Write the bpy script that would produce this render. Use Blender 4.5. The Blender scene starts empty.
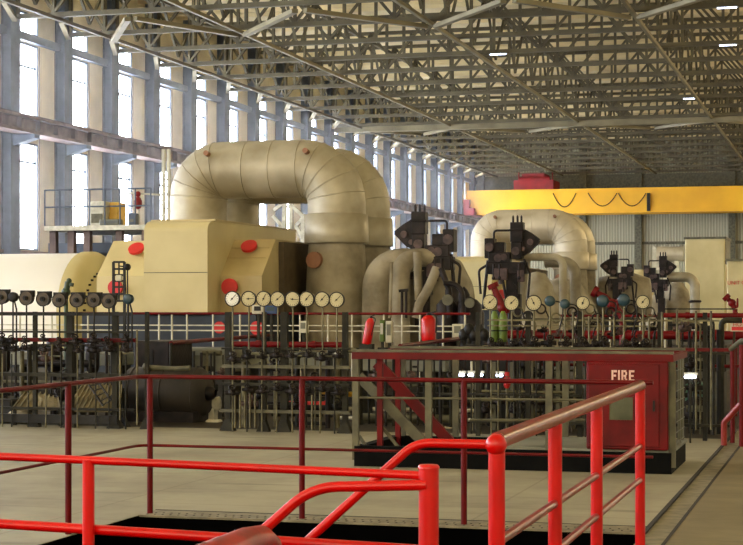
import bpy, math, random
from mathutils import Vector, Matrix
random.seed(7)
def text_mesh(body, size, ext, loc, material, parent):
    cv = bpy.data.curves.new('lettering', 'FONT'); cv.body = body; cv.size = size; cv.extrude = ext
    t0 = bpy.data.objects.new('lettering_source', cv); bpy.context.scene.collection.objects.link(t0)
    bpy.context.view_layer.update()
    me = bpy.data.meshes.new_from_object(t0.evaluated_get(bpy.context.evaluated_depsgraph_get()))
    bpy.data.objects.remove(t0); bpy.data.curves.remove(cv)
    o = bpy.data.objects.new('lettering', me); bpy.context.scene.collection.objects.link(o)
    o.parent = parent; o.location = loc-parent.location; o.rotation_euler = (math.pi/2, 0, 0)
    me.materials.clear(); me.materials.append(material)
    return o
C = bpy.context.scene.collection
PI = math.pi
F = 1719.0
TH = math.atan(479.0/F)
CT, ST = math.cos(TH), math.sin(TH)
EYE = 1.6
HZ = 304.0

def at(px, py, Y):
    """world point that lies at hall depth Y"""
    a = (px-371.5)/F
    z = Y/(CT+a*ST)
    return Vector((z*(a*CT-ST), Y, EYE+(HZ-py)/F*z))
def xa(px, Y): return at(px, HZ, Y).x
def za(py, px, Y): return at(px, py, Y).z

# ------------------------------------------------------------------ materials
def lin(c):
    return tuple(((v/255.0)/12.92 if v <= 10 else ((v/255.0+0.055)/1.055)**2.4) for v in c)+(1.0,)
MATS = {}
def mat(name, col, col2=None, rough=0.6, metal=0.0, scale=4.0, bump=0.0, bscale=None, emit=None, est=0.0, coat=0.0, detail=5.0, contrast=(0.35, 0.65)):
    if name in MATS: return MATS[name]
    m = bpy.data.materials.new(name); m.use_nodes = True
    nt = m.node_tree; b = nt.nodes['Principled BSDF']
    b.inputs['Roughness'].default_value = rough
    b.inputs['Metallic'].default_value = metal
    if coat: b.inputs['Coat Weight'].default_value = coat
    tc = nt.nodes.new('ShaderNodeTexCoord')
    if col2 is None:
        col2 = tuple(max(0, v*0.82) for v in col)
    nz = nt.nodes.new('ShaderNodeTexNoise'); nz.inputs['Scale'].default_value = scale; nz.inputs['Detail'].default_value = detail
    nt.links.new(tc.outputs['Object'], nz.inputs['Vector'])
    rp = nt.nodes.new('ShaderNodeValToRGB')
    rp.color_ramp.elements[0].position = contrast[0]; rp.color_ramp.elements[1].position = contrast[1]
    rp.color_ramp.elements[0].color = lin(col2); rp.color_ramp.elements[1].color = lin(col)
    nt.links.new(nz.outputs['Fac'], rp.inputs['Fac'])
    nt.links.new(rp.outputs['Color'], b.inputs['Base Color'])
    if bump:
        n2 = nt.nodes.new('ShaderNodeTexNoise'); n2.inputs['Scale'].default_value = bscale or scale*4; n2.inputs['Detail'].default_value = 4
        nt.links.new(tc.outputs['Object'], n2.inputs['Vector'])
        bp = nt.nodes.new('ShaderNodeBump'); bp.inputs['Strength'].default_value = bump; bp.inputs['Distance'].default_value = 0.03
        nt.links.new(n2.outputs['Fac'], bp.inputs['Height']); nt.links.new(bp.outputs['Normal'], b.inputs['Normal'])
    if emit:
        b.inputs['Emission Color'].default_value = lin(emit); b.inputs['Emission Strength'].default_value = est
    MATS[name] = m
    return m

def dull(m, v):
    m.node_tree.nodes['Principled BSDF'].inputs['Specular IOR Level'].default_value = v
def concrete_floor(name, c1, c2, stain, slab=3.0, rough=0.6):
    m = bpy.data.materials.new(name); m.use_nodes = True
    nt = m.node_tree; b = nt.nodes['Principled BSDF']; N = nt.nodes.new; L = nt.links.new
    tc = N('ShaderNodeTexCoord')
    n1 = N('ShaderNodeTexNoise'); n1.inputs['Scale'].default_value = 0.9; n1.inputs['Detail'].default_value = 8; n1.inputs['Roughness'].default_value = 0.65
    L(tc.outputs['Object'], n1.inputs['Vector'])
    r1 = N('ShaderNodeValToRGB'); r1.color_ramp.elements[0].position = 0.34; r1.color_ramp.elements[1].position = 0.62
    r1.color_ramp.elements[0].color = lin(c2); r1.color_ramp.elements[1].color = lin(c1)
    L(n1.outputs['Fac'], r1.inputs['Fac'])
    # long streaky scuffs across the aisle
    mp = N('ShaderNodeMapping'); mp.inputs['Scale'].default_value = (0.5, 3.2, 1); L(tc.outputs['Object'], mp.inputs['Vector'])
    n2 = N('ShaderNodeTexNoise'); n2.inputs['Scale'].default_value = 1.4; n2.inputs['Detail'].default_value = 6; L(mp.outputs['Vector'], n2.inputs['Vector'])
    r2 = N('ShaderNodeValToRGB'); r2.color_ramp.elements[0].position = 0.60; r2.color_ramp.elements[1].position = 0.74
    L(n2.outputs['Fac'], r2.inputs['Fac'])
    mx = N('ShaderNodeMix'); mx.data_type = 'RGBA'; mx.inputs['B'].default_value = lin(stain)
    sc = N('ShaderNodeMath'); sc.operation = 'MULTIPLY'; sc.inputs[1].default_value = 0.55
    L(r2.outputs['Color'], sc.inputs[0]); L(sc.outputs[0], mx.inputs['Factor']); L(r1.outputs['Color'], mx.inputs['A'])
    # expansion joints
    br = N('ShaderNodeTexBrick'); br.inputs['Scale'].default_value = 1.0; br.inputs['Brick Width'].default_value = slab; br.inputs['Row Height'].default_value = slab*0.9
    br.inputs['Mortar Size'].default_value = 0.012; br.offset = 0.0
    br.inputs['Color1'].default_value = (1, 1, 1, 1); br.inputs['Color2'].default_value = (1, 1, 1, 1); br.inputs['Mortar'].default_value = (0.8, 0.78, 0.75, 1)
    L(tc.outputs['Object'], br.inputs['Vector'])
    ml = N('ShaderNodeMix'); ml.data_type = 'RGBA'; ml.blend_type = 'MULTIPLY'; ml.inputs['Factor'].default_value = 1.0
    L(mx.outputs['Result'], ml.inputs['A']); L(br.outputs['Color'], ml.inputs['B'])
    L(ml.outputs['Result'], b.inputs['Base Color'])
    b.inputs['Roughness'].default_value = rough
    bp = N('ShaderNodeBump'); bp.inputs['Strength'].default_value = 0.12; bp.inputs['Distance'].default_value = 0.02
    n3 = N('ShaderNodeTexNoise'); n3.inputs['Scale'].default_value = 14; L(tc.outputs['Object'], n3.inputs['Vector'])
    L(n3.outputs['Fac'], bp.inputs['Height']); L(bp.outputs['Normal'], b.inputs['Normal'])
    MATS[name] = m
    return m

FLOOR = concrete_floor('floor_concrete', (158, 152, 126), (130, 124, 101), (90, 84, 66))
OILY_SHADE = concrete_floor('oily_shaded_floor', (58, 51, 38), (38, 33, 25), (26, 23, 18), rough=0.55)  # oily tone darkened further; shade behind the racks put into the colour
AISLE = concrete_floor('aisle_screed', (132, 120, 90), (104, 94, 68), (80, 72, 54), slab=6.0, rough=0.5)
PIT = mat('pit_shade_black', (6, 6, 6), (4, 4, 4), rough=0.95)  # near-black colour stands in for the darkness of the open pit
STRIP = mat('chequer_plate', (140, 132, 106), (104, 97, 76), rough=0.55, scale=9)
DARKLINE = mat('groove_dirt', (40, 36, 27), rough=0.9)
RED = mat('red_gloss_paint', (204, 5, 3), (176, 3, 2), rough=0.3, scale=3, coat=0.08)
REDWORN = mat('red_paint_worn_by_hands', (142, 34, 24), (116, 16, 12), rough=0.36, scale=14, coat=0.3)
REDDARK = mat('dark_dimmed_red_paint', (104, 2, 9), (78, 2, 7), rough=0.4, scale=4)  # darker red; the pit railing's weaker light is put into it
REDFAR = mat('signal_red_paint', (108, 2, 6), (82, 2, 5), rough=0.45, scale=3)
REDDISC = mat('red_disc_paint', (214, 40, 38), (190, 30, 28), rough=0.5, scale=5)
BLACK = mat('black_steel', (32, 30, 27), (18, 17, 15), rough=0.55, scale=6)
RUST = mat('rusty_purple_iron', (92, 70, 64), (54, 40, 38), rough=0.6, scale=7)
KERB = mat('black_kerb', (13, 13, 12), (7, 7, 7), rough=0.8, scale=6)
IRON = mat('dark_iron', (46, 38, 36), (20, 17, 17), rough=0.5, metal=0.3, scale=5, bump=0.2)
GREEN = mat('grey_green_steel', (100, 97, 72), (70, 67, 48), rough=0.55, scale=5)
RACKM = mat('rack_olive_steel', (46, 44, 30), (22, 21, 15), rough=0.6, scale=5)
PIPEO = mat('olive_instrument_pipe', (118, 112, 80), (74, 69, 48), rough=0.4, metal=0.3, scale=8)
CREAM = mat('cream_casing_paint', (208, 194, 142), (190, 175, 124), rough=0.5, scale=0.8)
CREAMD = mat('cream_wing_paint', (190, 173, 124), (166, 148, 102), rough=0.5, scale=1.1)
ALU = mat('aluminium_cladding', (182, 174, 150), (148, 138, 112), rough=0.45, metal=0.3, scale=1.6, bump=0.08, bscale=3)
ALUB = mat('pale_cladding', (206, 196, 170), (180, 168, 140), rough=0.45, metal=0.3, scale=1.6, bump=0.08, bscale=3)
LAG = mat('grey_lagging_plaster', (166, 156, 132), (120, 110, 88), rough=0.8, scale=2.2, bump=0.35, bscale=5)
LAGW = mat('pale_lagging', (190, 180, 152), (150, 138, 112), rough=0.75, scale=2, bump=0.3, bscale=5)
LOWB = mat('dark_blue_casing', (40, 50, 62), (28, 34, 44), rough=0.6, scale=2)
PLINTH = mat('plinth_concrete', (66, 60, 46), (42, 38, 29), rough=0.85, scale=2)
YEL = mat('crane_yellow', (240, 184, 30), (222, 164, 24), rough=0.5, scale=0.3)
CRED = mat('trolley_red', (150, 14, 12), (118, 10, 9), rough=0.55, scale=1)
COLM = mat('column_blue_grey', (96, 106, 120), (72, 82, 96), rough=0.65, scale=1.2)
PANEL = mat('beige_wall_panel', (232, 220, 186), (206, 194, 160), rough=0.75, scale=0.5)
GIRD = mat('runway_brown_paint', (128, 108, 98), (92, 74, 68), rough=0.6, scale=1.4)
TRUSS = mat('truss_grey_paint', (94, 86, 58), (70, 63, 42), rough=0.6, scale=0.6)
BRACE = mat('pale_brace_paint', (128, 119, 88), (104, 95, 68), rough=0.55, scale=0.6)
DECK = mat('roof_deck', (232, 216, 172), (210, 194, 150), rough=0.8, scale=0.25)
WHITE = mat('white_paint', (214, 210, 188), (180, 175, 150), rough=0.45, scale=6)
PALE = mat('pale_grey_sheet', (128, 130, 114), (98, 98, 84), rough=0.55, scale=2)
DIAL = mat('dial_face', (196, 186, 146), (180, 170, 130), rough=0.35, scale=8)
DIALW = mat('dial_face_white', (240, 240, 232), (230, 230, 220), rough=0.3, scale=8)
DARKDIAL = mat('gauge_back_brown', (78, 64, 44), (48, 40, 30), rough=0.5, scale=12)
TEAL = mat('teal_enamel', (30, 62, 72), (20, 42, 50), rough=0.4, scale=8)
LIME = mat('lime_green_paint', (96, 120, 34), (72, 92, 26), rough=0.45, scale=6)
BLUE = mat('blue_enamel', (28, 66, 120), (22, 50, 92), rough=0.45, scale=6)
YELP = mat('yellow_pipe_paint', (206, 160, 40), (170, 126, 30), rough=0.5, scale=6)
STEN = mat('stencil_white', (232, 196, 184), (220, 176, 164), rough=0.6, scale=18)
GLASSG = mat('hazed_panel_glass', (96, 98, 78), (78, 80, 62), rough=0.15, scale=5)
LAMPM = mat('lamp_enamel', (150, 150, 140), rough=0.4)
BROWN = mat('brown_plate', (150, 104, 74), (128, 86, 60), rough=0.55, scale=6)
TARP = mat('ribbed_sheet', (146, 134, 98), (104, 95, 68), rough=0.6, scale=3)
SIGNR = mat('sign_red', (214, 26, 32), rough=0.4, scale=5)
YORN = mat('ochre_enamel', (226, 186, 84), (206, 162, 60), rough=0.5, scale=4)

for m_, v_ in ((KERB, .08), (PIT, .0), (REDDARK, .22), (REDFAR, .22), (RACKM, .25), (IRON, .3), (BLACK, .3), (OILY_SHADE, .2), (RED, .4)): dull(m_, v_)
def emis(name, col, st):
    m = bpy.data.materials.new(name); m.use_nodes = True
    nt = m.node_tree; nt.nodes.clear()
    o = nt.nodes.new('ShaderNodeOutputMaterial'); e = nt.nodes.new('ShaderNodeEmission')
    e.inputs['Color'].default_value = lin(col); e.inputs['Strength'].default_value = st
    nt.links.new(e.outputs[0], o.inputs[0])
    return m
PANE = emis('daylit_window_glass', (238, 243, 255), 26.0)
PANEC = emis('added_amber_fill_panel', (255, 226, 168), 9.0)  # glow for the unseen right-hand panels added to light the roof
PANEB = emis('added_warm_fill_panel', (255, 236, 196), 5.0)  # glow for the unseen panels added behind the camera as frontal fill
TUBE = emis('fluorescent_tube', (214, 226, 255), 9.0)
BULB = emis('added_lamp_bulb', (255, 205, 130), 6.0)  # bulb of the unseen lamp added over the near stair

def cladding_mat():
    m = bpy.data.materials.new('corrugated_cladding'); m.use_nodes = True
    nt = m.node_tree; b = nt.nodes['Principled BSDF']; N = nt.nodes.new; L = nt.links.new
    tc = N('ShaderNodeTexCoord'); w = N('ShaderNodeTexWave'); w.bands_direction = 'X'
    w.inputs['Scale'].default_value = 1.05; w.inputs['Distortion'].default_value = 0.0
    L(tc.outputs['Object'], w.inputs['Vector'])
    r = N('ShaderNodeValToRGB'); r.color_ramp.elements[0].color = lin((142, 138, 112)); r.color_ramp.elements[1].color = lin((176, 171, 144))
    L(w.outputs['Color'], r.inputs['Fac']); L(r.outputs['Color'], b.inputs['Base Color'])
    bp = N('ShaderNodeBump'); bp.inputs['Strength'].default_value = 0.6; bp.inputs['Distance'].default_value = 0.1
    L(w.outputs['Fac'], bp.inputs['Height']); L(bp.outputs['Normal'], b.inputs['Normal'])
    b.inputs['Roughness'].default_value = 0.6
    return m
CLAD = cladding_mat()

# ------------------------------------------------------------------ mesh builder
class MB:
    def __init__(s): s.v = []; s.f = []; s.sm = []
    def add(s, vs, fs, smooth=False):
        b = len(s.v); s.v.extend([Vector(p) for p in vs])
        for f in fs: s.f.append([b+i for i in f]); s.sm.append(smooth)
        return s
    def box(s, lo, hi, M=None):
        x0, y0, z0 = lo; x1, y1, z1 = hi
        if x0 > x1: x0, x1 = x1, x0
        if y0 > y1: y0, y1 = y1, y0
        if z0 > z1: z0, z1 = z1, z0
        vs = [Vector(p) for p in ((x0,y0,z0),(x1,y0,z0),(x1,y1,z0),(x0,y1,z0),(x0,y0,z1),(x1,y0,z1),(x1,y1,z1),(x0,y1,z1))]
        if M: vs = [M @ p for p in vs]
        return s.add(vs, [(0,3,2,1),(4,5,6,7),(0,1,5,4),(1,2,6,5),(2,3,7,6),(3,0,4,7)])
    def cbox(s, c, sz, bev=0.0, M=None):
        """box about a centre with bevelled edges"""
        c = Vector(c); h = Vector(sz)*0.5
        if bev <= 0:
            return s.box(c-h, c+h, M)
        vs = []; idx = {}
        for sx in (-1,1):
            for sy in (-1,1):
                for sz_ in (-1,1):
                    for ax in range(3):
                        o = [h.x-bev, h.y-bev, h.z-bev]; o[ax] += bev
                        idx[(sx,sy,sz_,ax)] = len(vs)
                        p = c+Vector((sx*o[0], sy*o[1], sz_*o[2]))
                        vs.append(M @ p if M else p)
        fs = []
        for ax in range(3):
            a, b = (ax+1)%3, (ax+2)%3
            for sg in (-1,1):
                q = []
                for (sa, sb) in ((-1,-1),(1,-1),(1,1),(-1,1)):
                    k = [0,0,0]; k[ax]=sg; k[a]=sa; k[b]=sb
                    q.append(idx[(k[0],k[1],k[2],ax)])
                fs.append(q if sg > 0 else q[::-1])
        for ax in range(3):          # edges along ax
            a, b = (ax+1)%3, (ax+2)%3
            for sa in (-1,1):
                for sb in (-1,1):
                    k0 = [0,0,0]; k0[a]=sa; k0[b]=sb
                    k1 = k0[:]; k0[ax]=-1; k1[ax]=1
                    q = [idx[tuple(k0)+(a,)], idx[tuple(k1)+(a,)], idx[tuple(k1)+(b,)], idx[tuple(k0)+(b,)]]
                    fs.append(q if sa*sb < 0 else q[::-1])
        for sx in (-1,1):
            for sy in (-1,1):
                for sz_ in (-1,1):
                    q = [idx[(sx,sy,sz_,0)], idx[(sx,sy,sz_,1)], idx[(sx,sy,sz_,2)]]
                    fs.append(q if sx*sy*sz_ > 0 else q[::-1])
        return s.add(vs, fs)
    def bar(s, p0, p1, w, h=None, up=(0,0,1)):
        """rectangular bar between two points"""
        h = h or w
        p0, p1 = Vector(p0), Vector(p1); d = (p1-p0).normalized()
        up = Vector(up)
        if abs(d.dot(up)) > 0.98: up = Vector((0,1,0))
        r = d.cross(up).normalized(); u = r.cross(d)
        vs = []
        for p in (p0, p1):
            for (a, b) in ((-1,-1),(1,-1),(1,1),(-1,1)): vs.append(p+r*a*w/2+u*b*h/2)
        return s.add(vs, [(0,1,2,3),(7,6,5,4),(0,4,5,1),(1,5,6,2),(2,6,7,3),(3,7,4,0)])
    def tube(s, pts, r, n=10, caps=True):
        pts = [Vector(p) for p in pts]; m = len(pts)
        rs = r if isinstance(r, (list, tuple)) else [r]*m
        tang = []
        for i in range(m):
            t = (pts[min(i+1,m-1)]-pts[max(i-1,0)])
            tang.append(t.normalized() if t.length > 1e-9 else (tang[-1] if tang else Vector((0,0,1))))
        t = tang[0]; up = Vector((0,0,1)) if abs(t.z) < 0.9 else Vector((0,1,0))
        nrm = t.cross(up).normalized(); vs = []
        for i in range(m):
            t = tang[i]; nrm = (nrm-t*nrm.dot(t)).normalized(); bn = t.cross(nrm)
            for k in range(n):
                a = 2*PI*k/n; vs.append(pts[i]+(nrm*math.cos(a)+bn*math.sin(a))*rs[i])
        fs = []
        for i in range(m-1):
            for k in range(n):
                k2 = (k+1)%n
                fs.append((i*n+k, i*n+k2, (i+1)*n+k2, (i+1)*n+k))
        s.add(vs, fs, True)
        if caps:
            s.add(vs[:n], [tuple(range(n))[::-1]]); s.add(vs[-n:], [tuple(range(n))])
        return s
    def cyl(s, p0, p1, r, n=14, r2=None):
        return s.tube([p0, p1], [r, r if r2 is None else r2], n)
    def ball(s, c, r, n=10, sc=(1,1,1)):
        c = Vector(c); vs = []; fs = []; m = max(4, n//2)
        for i in range(m+1):
            ph = PI*i/m
            for k in range(n):
                a = 2*PI*k/n
                vs.append(c+Vector((r*sc[0]*math.sin(ph)*math.cos(a), r*sc[1]*math.sin(ph)*math.sin(a), r*sc[2]*math.cos(ph))))
        for i in range(m):
            for k in range(n):
                k2 = (k+1)%n; fs.append((i*n+k, (i+1)*n+k, (i+1)*n+k2, i*n+k2))
        return s.add(vs, fs, True)
    def lathe(s, c, axis, prof, n=24):
        """profile of (distance along axis, radius)"""
        c = Vector(c); ax = Vector(axis).normalized()
        up = Vector((0,0,1)) if abs(ax.z) < 0.9 else Vector((1,0,0))
        u = ax.cross(up).normalized(); w = ax.cross(u); vs = []; fs = []
        for (d, r) in prof:
            for k in range(n):
                a = 2*PI*k/n; vs.append(c+ax*d+(u*math.cos(a)+w*math.sin(a))*max(r, 1e-4))
        for i in range(len(prof)-1):
            for k in range(n):
                k2 = (k+1)%n; fs.append((i*n+k, i*n+k2, (i+1)*n+k2, (i+1)*n+k))
        return s.add(vs, fs, True)
    def prism(s, poly, v):
        """polygon (3-D points) pushed along v"""
        v = Vector(v); P = [Vector(p) for p in poly]; n = len(P)
        fs = [tuple(range(n))[::-1], tuple(range(n, 2*n))]
        for i in range(n): fs.append((i, (i+1)%n, n+(i+1)%n, n+i))
        return s.add(P+[p+v for p in P], fs)
    def ring(s, c, axis, R, r, n=20, m=6):
        c = Vector(c); ax = Vector(axis).normalized()
        up = Vector((0,0,1)) if abs(ax.z) < 0.9 else Vector((1,0,0))
        u = ax.cross(up).normalized(); w = ax.cross(u); vs = []; fs = []
        for i in range(n):
            a = 2*PI*i/n; d = u*math.cos(a)+w*math.sin(a)
            for k in range(m):
                b = 2*PI*k/m; vs.append(c+d*(R+r*math.cos(b))+ax*r*math.sin(b))
        for i in range(n):
            for k in range(m):
                i2, k2 = (i+1)%n, (k+1)%m; fs.append((i*m+k, i2*m+k, i2*m+k2, i*m+k2))
        return s.add(vs, fs, True)
    def build(s, name, material, parent=None):
        me = bpy.data.meshes.new(name)
        o = bpy.data.objects.new(name, me); C.objects.link(o)
        if parent is not None:
            o.parent = parent
            r = parent
            while r.parent is not None: r = r.parent
            off = r.location.copy()
        else:
            off = s.v[0].copy()
            lo = Vector((min(p.x for p in s.v), min(p.y for p in s.v), min(p.z for p in s.v)))
            hi = Vector((max(p.x for p in s.v), max(p.y for p in s.v), max(p.z for p in s.v)))
            off = Vector(((lo.x+hi.x)/2, (lo.y+hi.y)/2, lo.z))
            o.location = off
        me.from_pydata([tuple(p-off) for p in s.v], [], s.f)
        me.polygons.foreach_set('use_smooth', s.sm)
        me.materials.append(material)
        import bmesh
        bm = bmesh.new(); bm.from_mesh(me); bmesh.ops.recalc_face_normals(bm, faces=bm.faces); bm.to_mesh(me); bm.free()
        return o

def thing(name, label, cat, loc, group=None):
    o = bpy.data.objects.new(name, None); C.objects.link(o)
    o.location = Vector(loc); o['label'] = label; o['category'] = cat
    o.empty_display_size = 0.2
    if group: o['group'] = group
    return o
def tag(o, label, cat, group=None):
    o['label'] = label; o['category'] = cat
    if group: o['group'] = group
    return o
def struct(o):
    o['kind'] = 'structure'; return o
def dup(root, loc, label, group=None):
    r = root.copy(); C.objects.link(r); r.location = Vector(loc); r['label'] = label
    if group: r['group'] = group
    for ch in list(root.children):
        c = ch.copy(); C.objects.link(c); c.parent = r
        for g in ch.children:
            d = g.copy(); C.objects.link(d); d.parent = c
    return r
def fillet(pts, R, seg=6):
    pts = [Vector(p) for p in pts]; out = [pts[0]]
    for i in range(1, len(pts)-1):
        a, b, c = pts[i-1], pts[i], pts[i+1]
        u = (a-b).normalized(); v = (c-b).normalized()
        ang = u.angle(v); t = R/math.tan(ang/2) if ang > 1e-3 else 0
        t = min(t, (a-b).length*0.49, (c-b).length*0.49) if len(pts) > 3 else min(t, (a-b).length*0.98, (c-b).length*0.98)
        Rr = t*math.tan(ang/2)
        p0, p1 = b+u*t, b+v*t
        cen = b+(u+v).normalized()*(Rr/math.sin(ang/2))
        d0, d1 = p0-cen, p1-cen
        tot = d0.angle(d1); ax = d0.cross(d1).normalized()
        for k in range(seg+1):
            out.append(cen+Matrix.Rotation(tot*k/seg, 3, ax) @ d0)
    out.append(pts[-1])
    return out
ORD = ['first','second','third','fourth','fifth','sixth','seventh','eighth','ninth','tenth','eleventh','twelfth','thirteenth','fourteenth','fifteenth','sixteenth','seventeenth','eighteenth','nineteenth','twentieth','twenty-first','twenty-second','twenty-third','twenty-fourth','twenty-fifth','twenty-sixth','twenty-seventh','twenty-eighth','twenty-ninth','thirtieth']

# ------------------------------------------------------------------ the hall
XL, XR, YB, YE, ZT = -40.0, 12.0, -22.0, 186.0, 19.3
PX0, PX1, PY0, PY1 = -5.2, -1.4, -6.0, 12.07         # stair pit
fl = MB()
fl.box((XL, YB, -0.25), (PX0, 20.75, 0)); fl.box((PX0, PY1+0.34, -0.25), (PX1, 20.75, 0)); fl.box((PX0, YB, -0.25), (PX1, PY0, 0))
struct(fl.build('floor', FLOOR))
struct(MB().box((XL, 20.75, -0.25), (PX1, YE, 0)).build('floor_plant', OILY_SHADE))
struct(MB().box((-1.2, YB, -0.25), (XR, YE, 0)).build('floor_aisle', AISLE))
struct(MB().box((PX1, YB, -0.25), (-1.2, YE, -0.012)).build('trim_1', STRIP))     # trench covers
struct(MB().box((PX1-0.012, PY1, -0.01), (PX1+0.02, 60, 0.003)).build('trim_2', DARKLINE))
struct(MB().box((-1.212, YB, -0.01), (-1.188, 60, 0.003)).build('trim_3', DARKLINE))
t = MB(); t.box((PX0, PY1, -0.14), (PX1, PY1+0.34, 0.002))
struct(t.build('trim_4', STRIP))
t = MB(); t.box((PX0, PY1+0.335, -0.01), (PX1, PY1+0.36, 0.004))
for i in range(60):
    x = PX0+0.04+i*0.0632
    t.box((x, PY1+0.06, 0.0), (x+0.012, PY1+0.085, 0.004)); t.box((x+0.03, PY1+0.16, 0.0), (x+0.042, PY1+0.185, 0.004))
struct(t.build('trim_5', DARKLINE))
# pit walls run back below the floor
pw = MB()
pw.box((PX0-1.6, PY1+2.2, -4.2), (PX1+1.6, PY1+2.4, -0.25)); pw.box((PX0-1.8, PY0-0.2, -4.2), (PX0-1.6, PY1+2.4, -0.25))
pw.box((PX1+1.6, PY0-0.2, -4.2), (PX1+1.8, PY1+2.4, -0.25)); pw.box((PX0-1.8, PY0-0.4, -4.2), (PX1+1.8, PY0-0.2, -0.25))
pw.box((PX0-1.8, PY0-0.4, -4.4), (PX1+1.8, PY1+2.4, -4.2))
pw.box((PX0, PY1-0.015, -0.6), (PX1, PY1-0.001, -0.012)); pw.box((PX0+0.001, PY0, -0.6), (PX0+0.02, PY1-0.02, -0.004)); pw.box((PX1-0.02, PY0, -0.6), (PX1-0.001, PY1-0.02, -0.02));  # thin black strips paint the void's darkness along the pit edges
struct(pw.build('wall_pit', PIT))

# left wall: bays between columns, three tiers of windows
BAY = 5.95
cols = [82.5+BAY*k for k in range(-17, 18)]
tiers = [(4.3, 9.75), (10.6, 14.75), (15.2, 16.3)]
wl = MB(); T = 0.35
zs = [0.0]+[z for t_ in tiers for z in t_]+[ZT]
for i in range(0, len(zs), 2):
    wl.box((XL-T, YB, zs[i]), (XL, YE, zs[i+1]))
for yc in cols:
    for (z0, z1) in tiers:
        wl.box((XL-T, yc+3.55, z0), (XL, yc+BAY+0.5, z1))
wl.box((XL-T, YB, 4.3), (XL, cols[0]+0.5, 16.3))
struct(wl.build('wall_left', PANEL))
n = 0
for yc in cols:
    if yc+3.6 > YE: continue
    for (z0, z1) in tiers:
        n += 1
        fr = MB()
        y0, y1 = yc+0.5, yc+3.55
        fr.box((XL-T+0.05, y0, z0), (XL-0.02, y0+0.1, z1)); fr.box((XL-T+0.05, y1-0.1, z0), (XL-0.02, y1, z1))
        fr.box((XL-T+0.05, y0, z0), (XL-0.02, y1, z0+0.1)); fr.box((XL-T+0.05, y0, z1-0.1), (XL-0.02, y1, z1))
        if z1-z0 > 3: 
            zm = z0+(z1-z0)*(0.82 if z0 < 6 else 0.72); fr.box((XL-T+0.05, y0, zm-0.05), (XL-0.1, y1, zm+0.05))
        w = struct(fr.build('window_%d' % n, COLM))
        struct(MB().box((XL-T+0.1, y0+0.02, z0+0.02), (XL-T+0.13, y1-0.02, z1-0.02)).build('pane', PANE, w))
for yc in cols:
    c = MB()
    c.box((XL, yc-0.5, 0), (XL+0.08, yc+0.5, ZT)); c.box((XL+0.47, yc-0.5, 0), (XL+0.55, yc+0.5, ZT)); c.box((XL+0.08, yc-0.42, 0), (XL+0.47, yc+0.42, ZT))
    struct(c.build('column', COLM))
# ledges between tiers and panel joints
t = MB(); t.box((XL, YB, 14.78), (XL+0.3, YE, 15.16))
struct(t.build('trim_6', COLM))
t = MB(); t.box((XL, YB, 4.1), (XL+0.12, YE, 4.28))
for yc in cols: t.box((XL, yc+3.58, 0.2), (XL+0.035, yc+3.64, 14.7)); t.box((XL, yc+5.36, 0.2), (XL+0.035, yc+5.42, 14.7))
struct(t.build('trim_7', GIRD))
wr = MB(); wr.box((XR, YB, 0), (XR+0.3, YE, 11.5)); wr.box((XR, YB, 15.2), (XR+0.3, YE, ZT)); wr.box((XR, YB, 11.5), (XR+0.3, 60, 15.2))
for k in range(9): wr.box((XR, 60+k*14-0.3 if k else 60, 11.5), (XR+0.3, 60+k*14+0.3, 15.2))
wr.box((XR, 172.3, 11.5), (XR+0.3, YE, 15.2))
struct(wr.build('wall_right', PANEL))
for k in range(8):  # glowing panels added out of view to brighten roof and crane
    n += 1; y0, y1 = 60+k*14+0.3, 60+(k+1)*14-0.3
    fr = MB()
    for q in range(8): yy = y0+(y1-y0)*q/7; fr.box((XR+0.06, yy-0.06, 11.5), (XR+0.16, yy+0.06, 15.2))
    w = struct(fr.build('window_%d' % n, COLM))
    struct(MB().box((XR+0.17, y0, 11.5), (XR+0.2, y1, 15.2)).build('pane', PANEC, w))
wb = MB(); wb.box((XL, YB-0.3, 0), (XR, YB, 4)); wb.box((XL, YB-0.3, 17), (XR, YB, ZT))
for k in range(9): wb.box((XL+k*6.5-0.3 if k else XL, YB-0.3, 4), (XL+k*6.5+0.3, YB, 17))
struct(wb.build('wall_back', PANEL))
for k in range(8):  # glowing panels added behind the camera to light the front faces
    n += 1; x0, x1 = XL+k*6.5+0.3, XL+(k+1)*6.5-0.3
    fr = MB()
    for q in range(5): xx = x0+(x1-x0)*q/4; fr.box((xx-0.06, YB-0.2, 4), (xx+0.06, YB-0.08, 17))
    for q in range(6): zz = 4+13*q/5; fr.box((x0, YB-0.2, zz-0.06), (x1, YB-0.08, zz+0.06))
    w = struct(fr.build('window_%d' % n, COLM))
    struct(MB().box((x0, YB-0.17, 4), (x1, YB-0.14, 17)).build('pane', PANEB, w))
struct(MB().box((XL, YE, 0), (XR, YE+0.3, ZT)).build('wall_end', CLAD))
for i, px in enumerate((481, 583, 638.5, 732)):
    x = xa(px, YE-0.3)
    struct(MB().box((x-0.35, YE-0.5, 0), (x+0.35, YE, ZT)).build('column_end', GREEN))
struct(MB().box((XL, YE-0.2, 8.0), (XR, YE-0.01, 8.3)).build('trim_8', GREEN))
struct(MB().box((XL, YE-0.16, 13.9), (XR, YE-0.01, 15.6)).build('trim_9', GREEN))
dk = MB(); dk.box((XL-T, YB, ZT), (XR+0.3, YE+0.3, ZT+0.2))
for k in range(35):
    y = cols[0]+k*BAY
    for q in range(1, 4):
        yy = y+q*BAY/4
        if YB < yy < YE: dk.box((XL, yy-0.06, ZT-0.22), (XR, yy+0.06, ZT))
struct(dk.build('ceiling', DECK))

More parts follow.
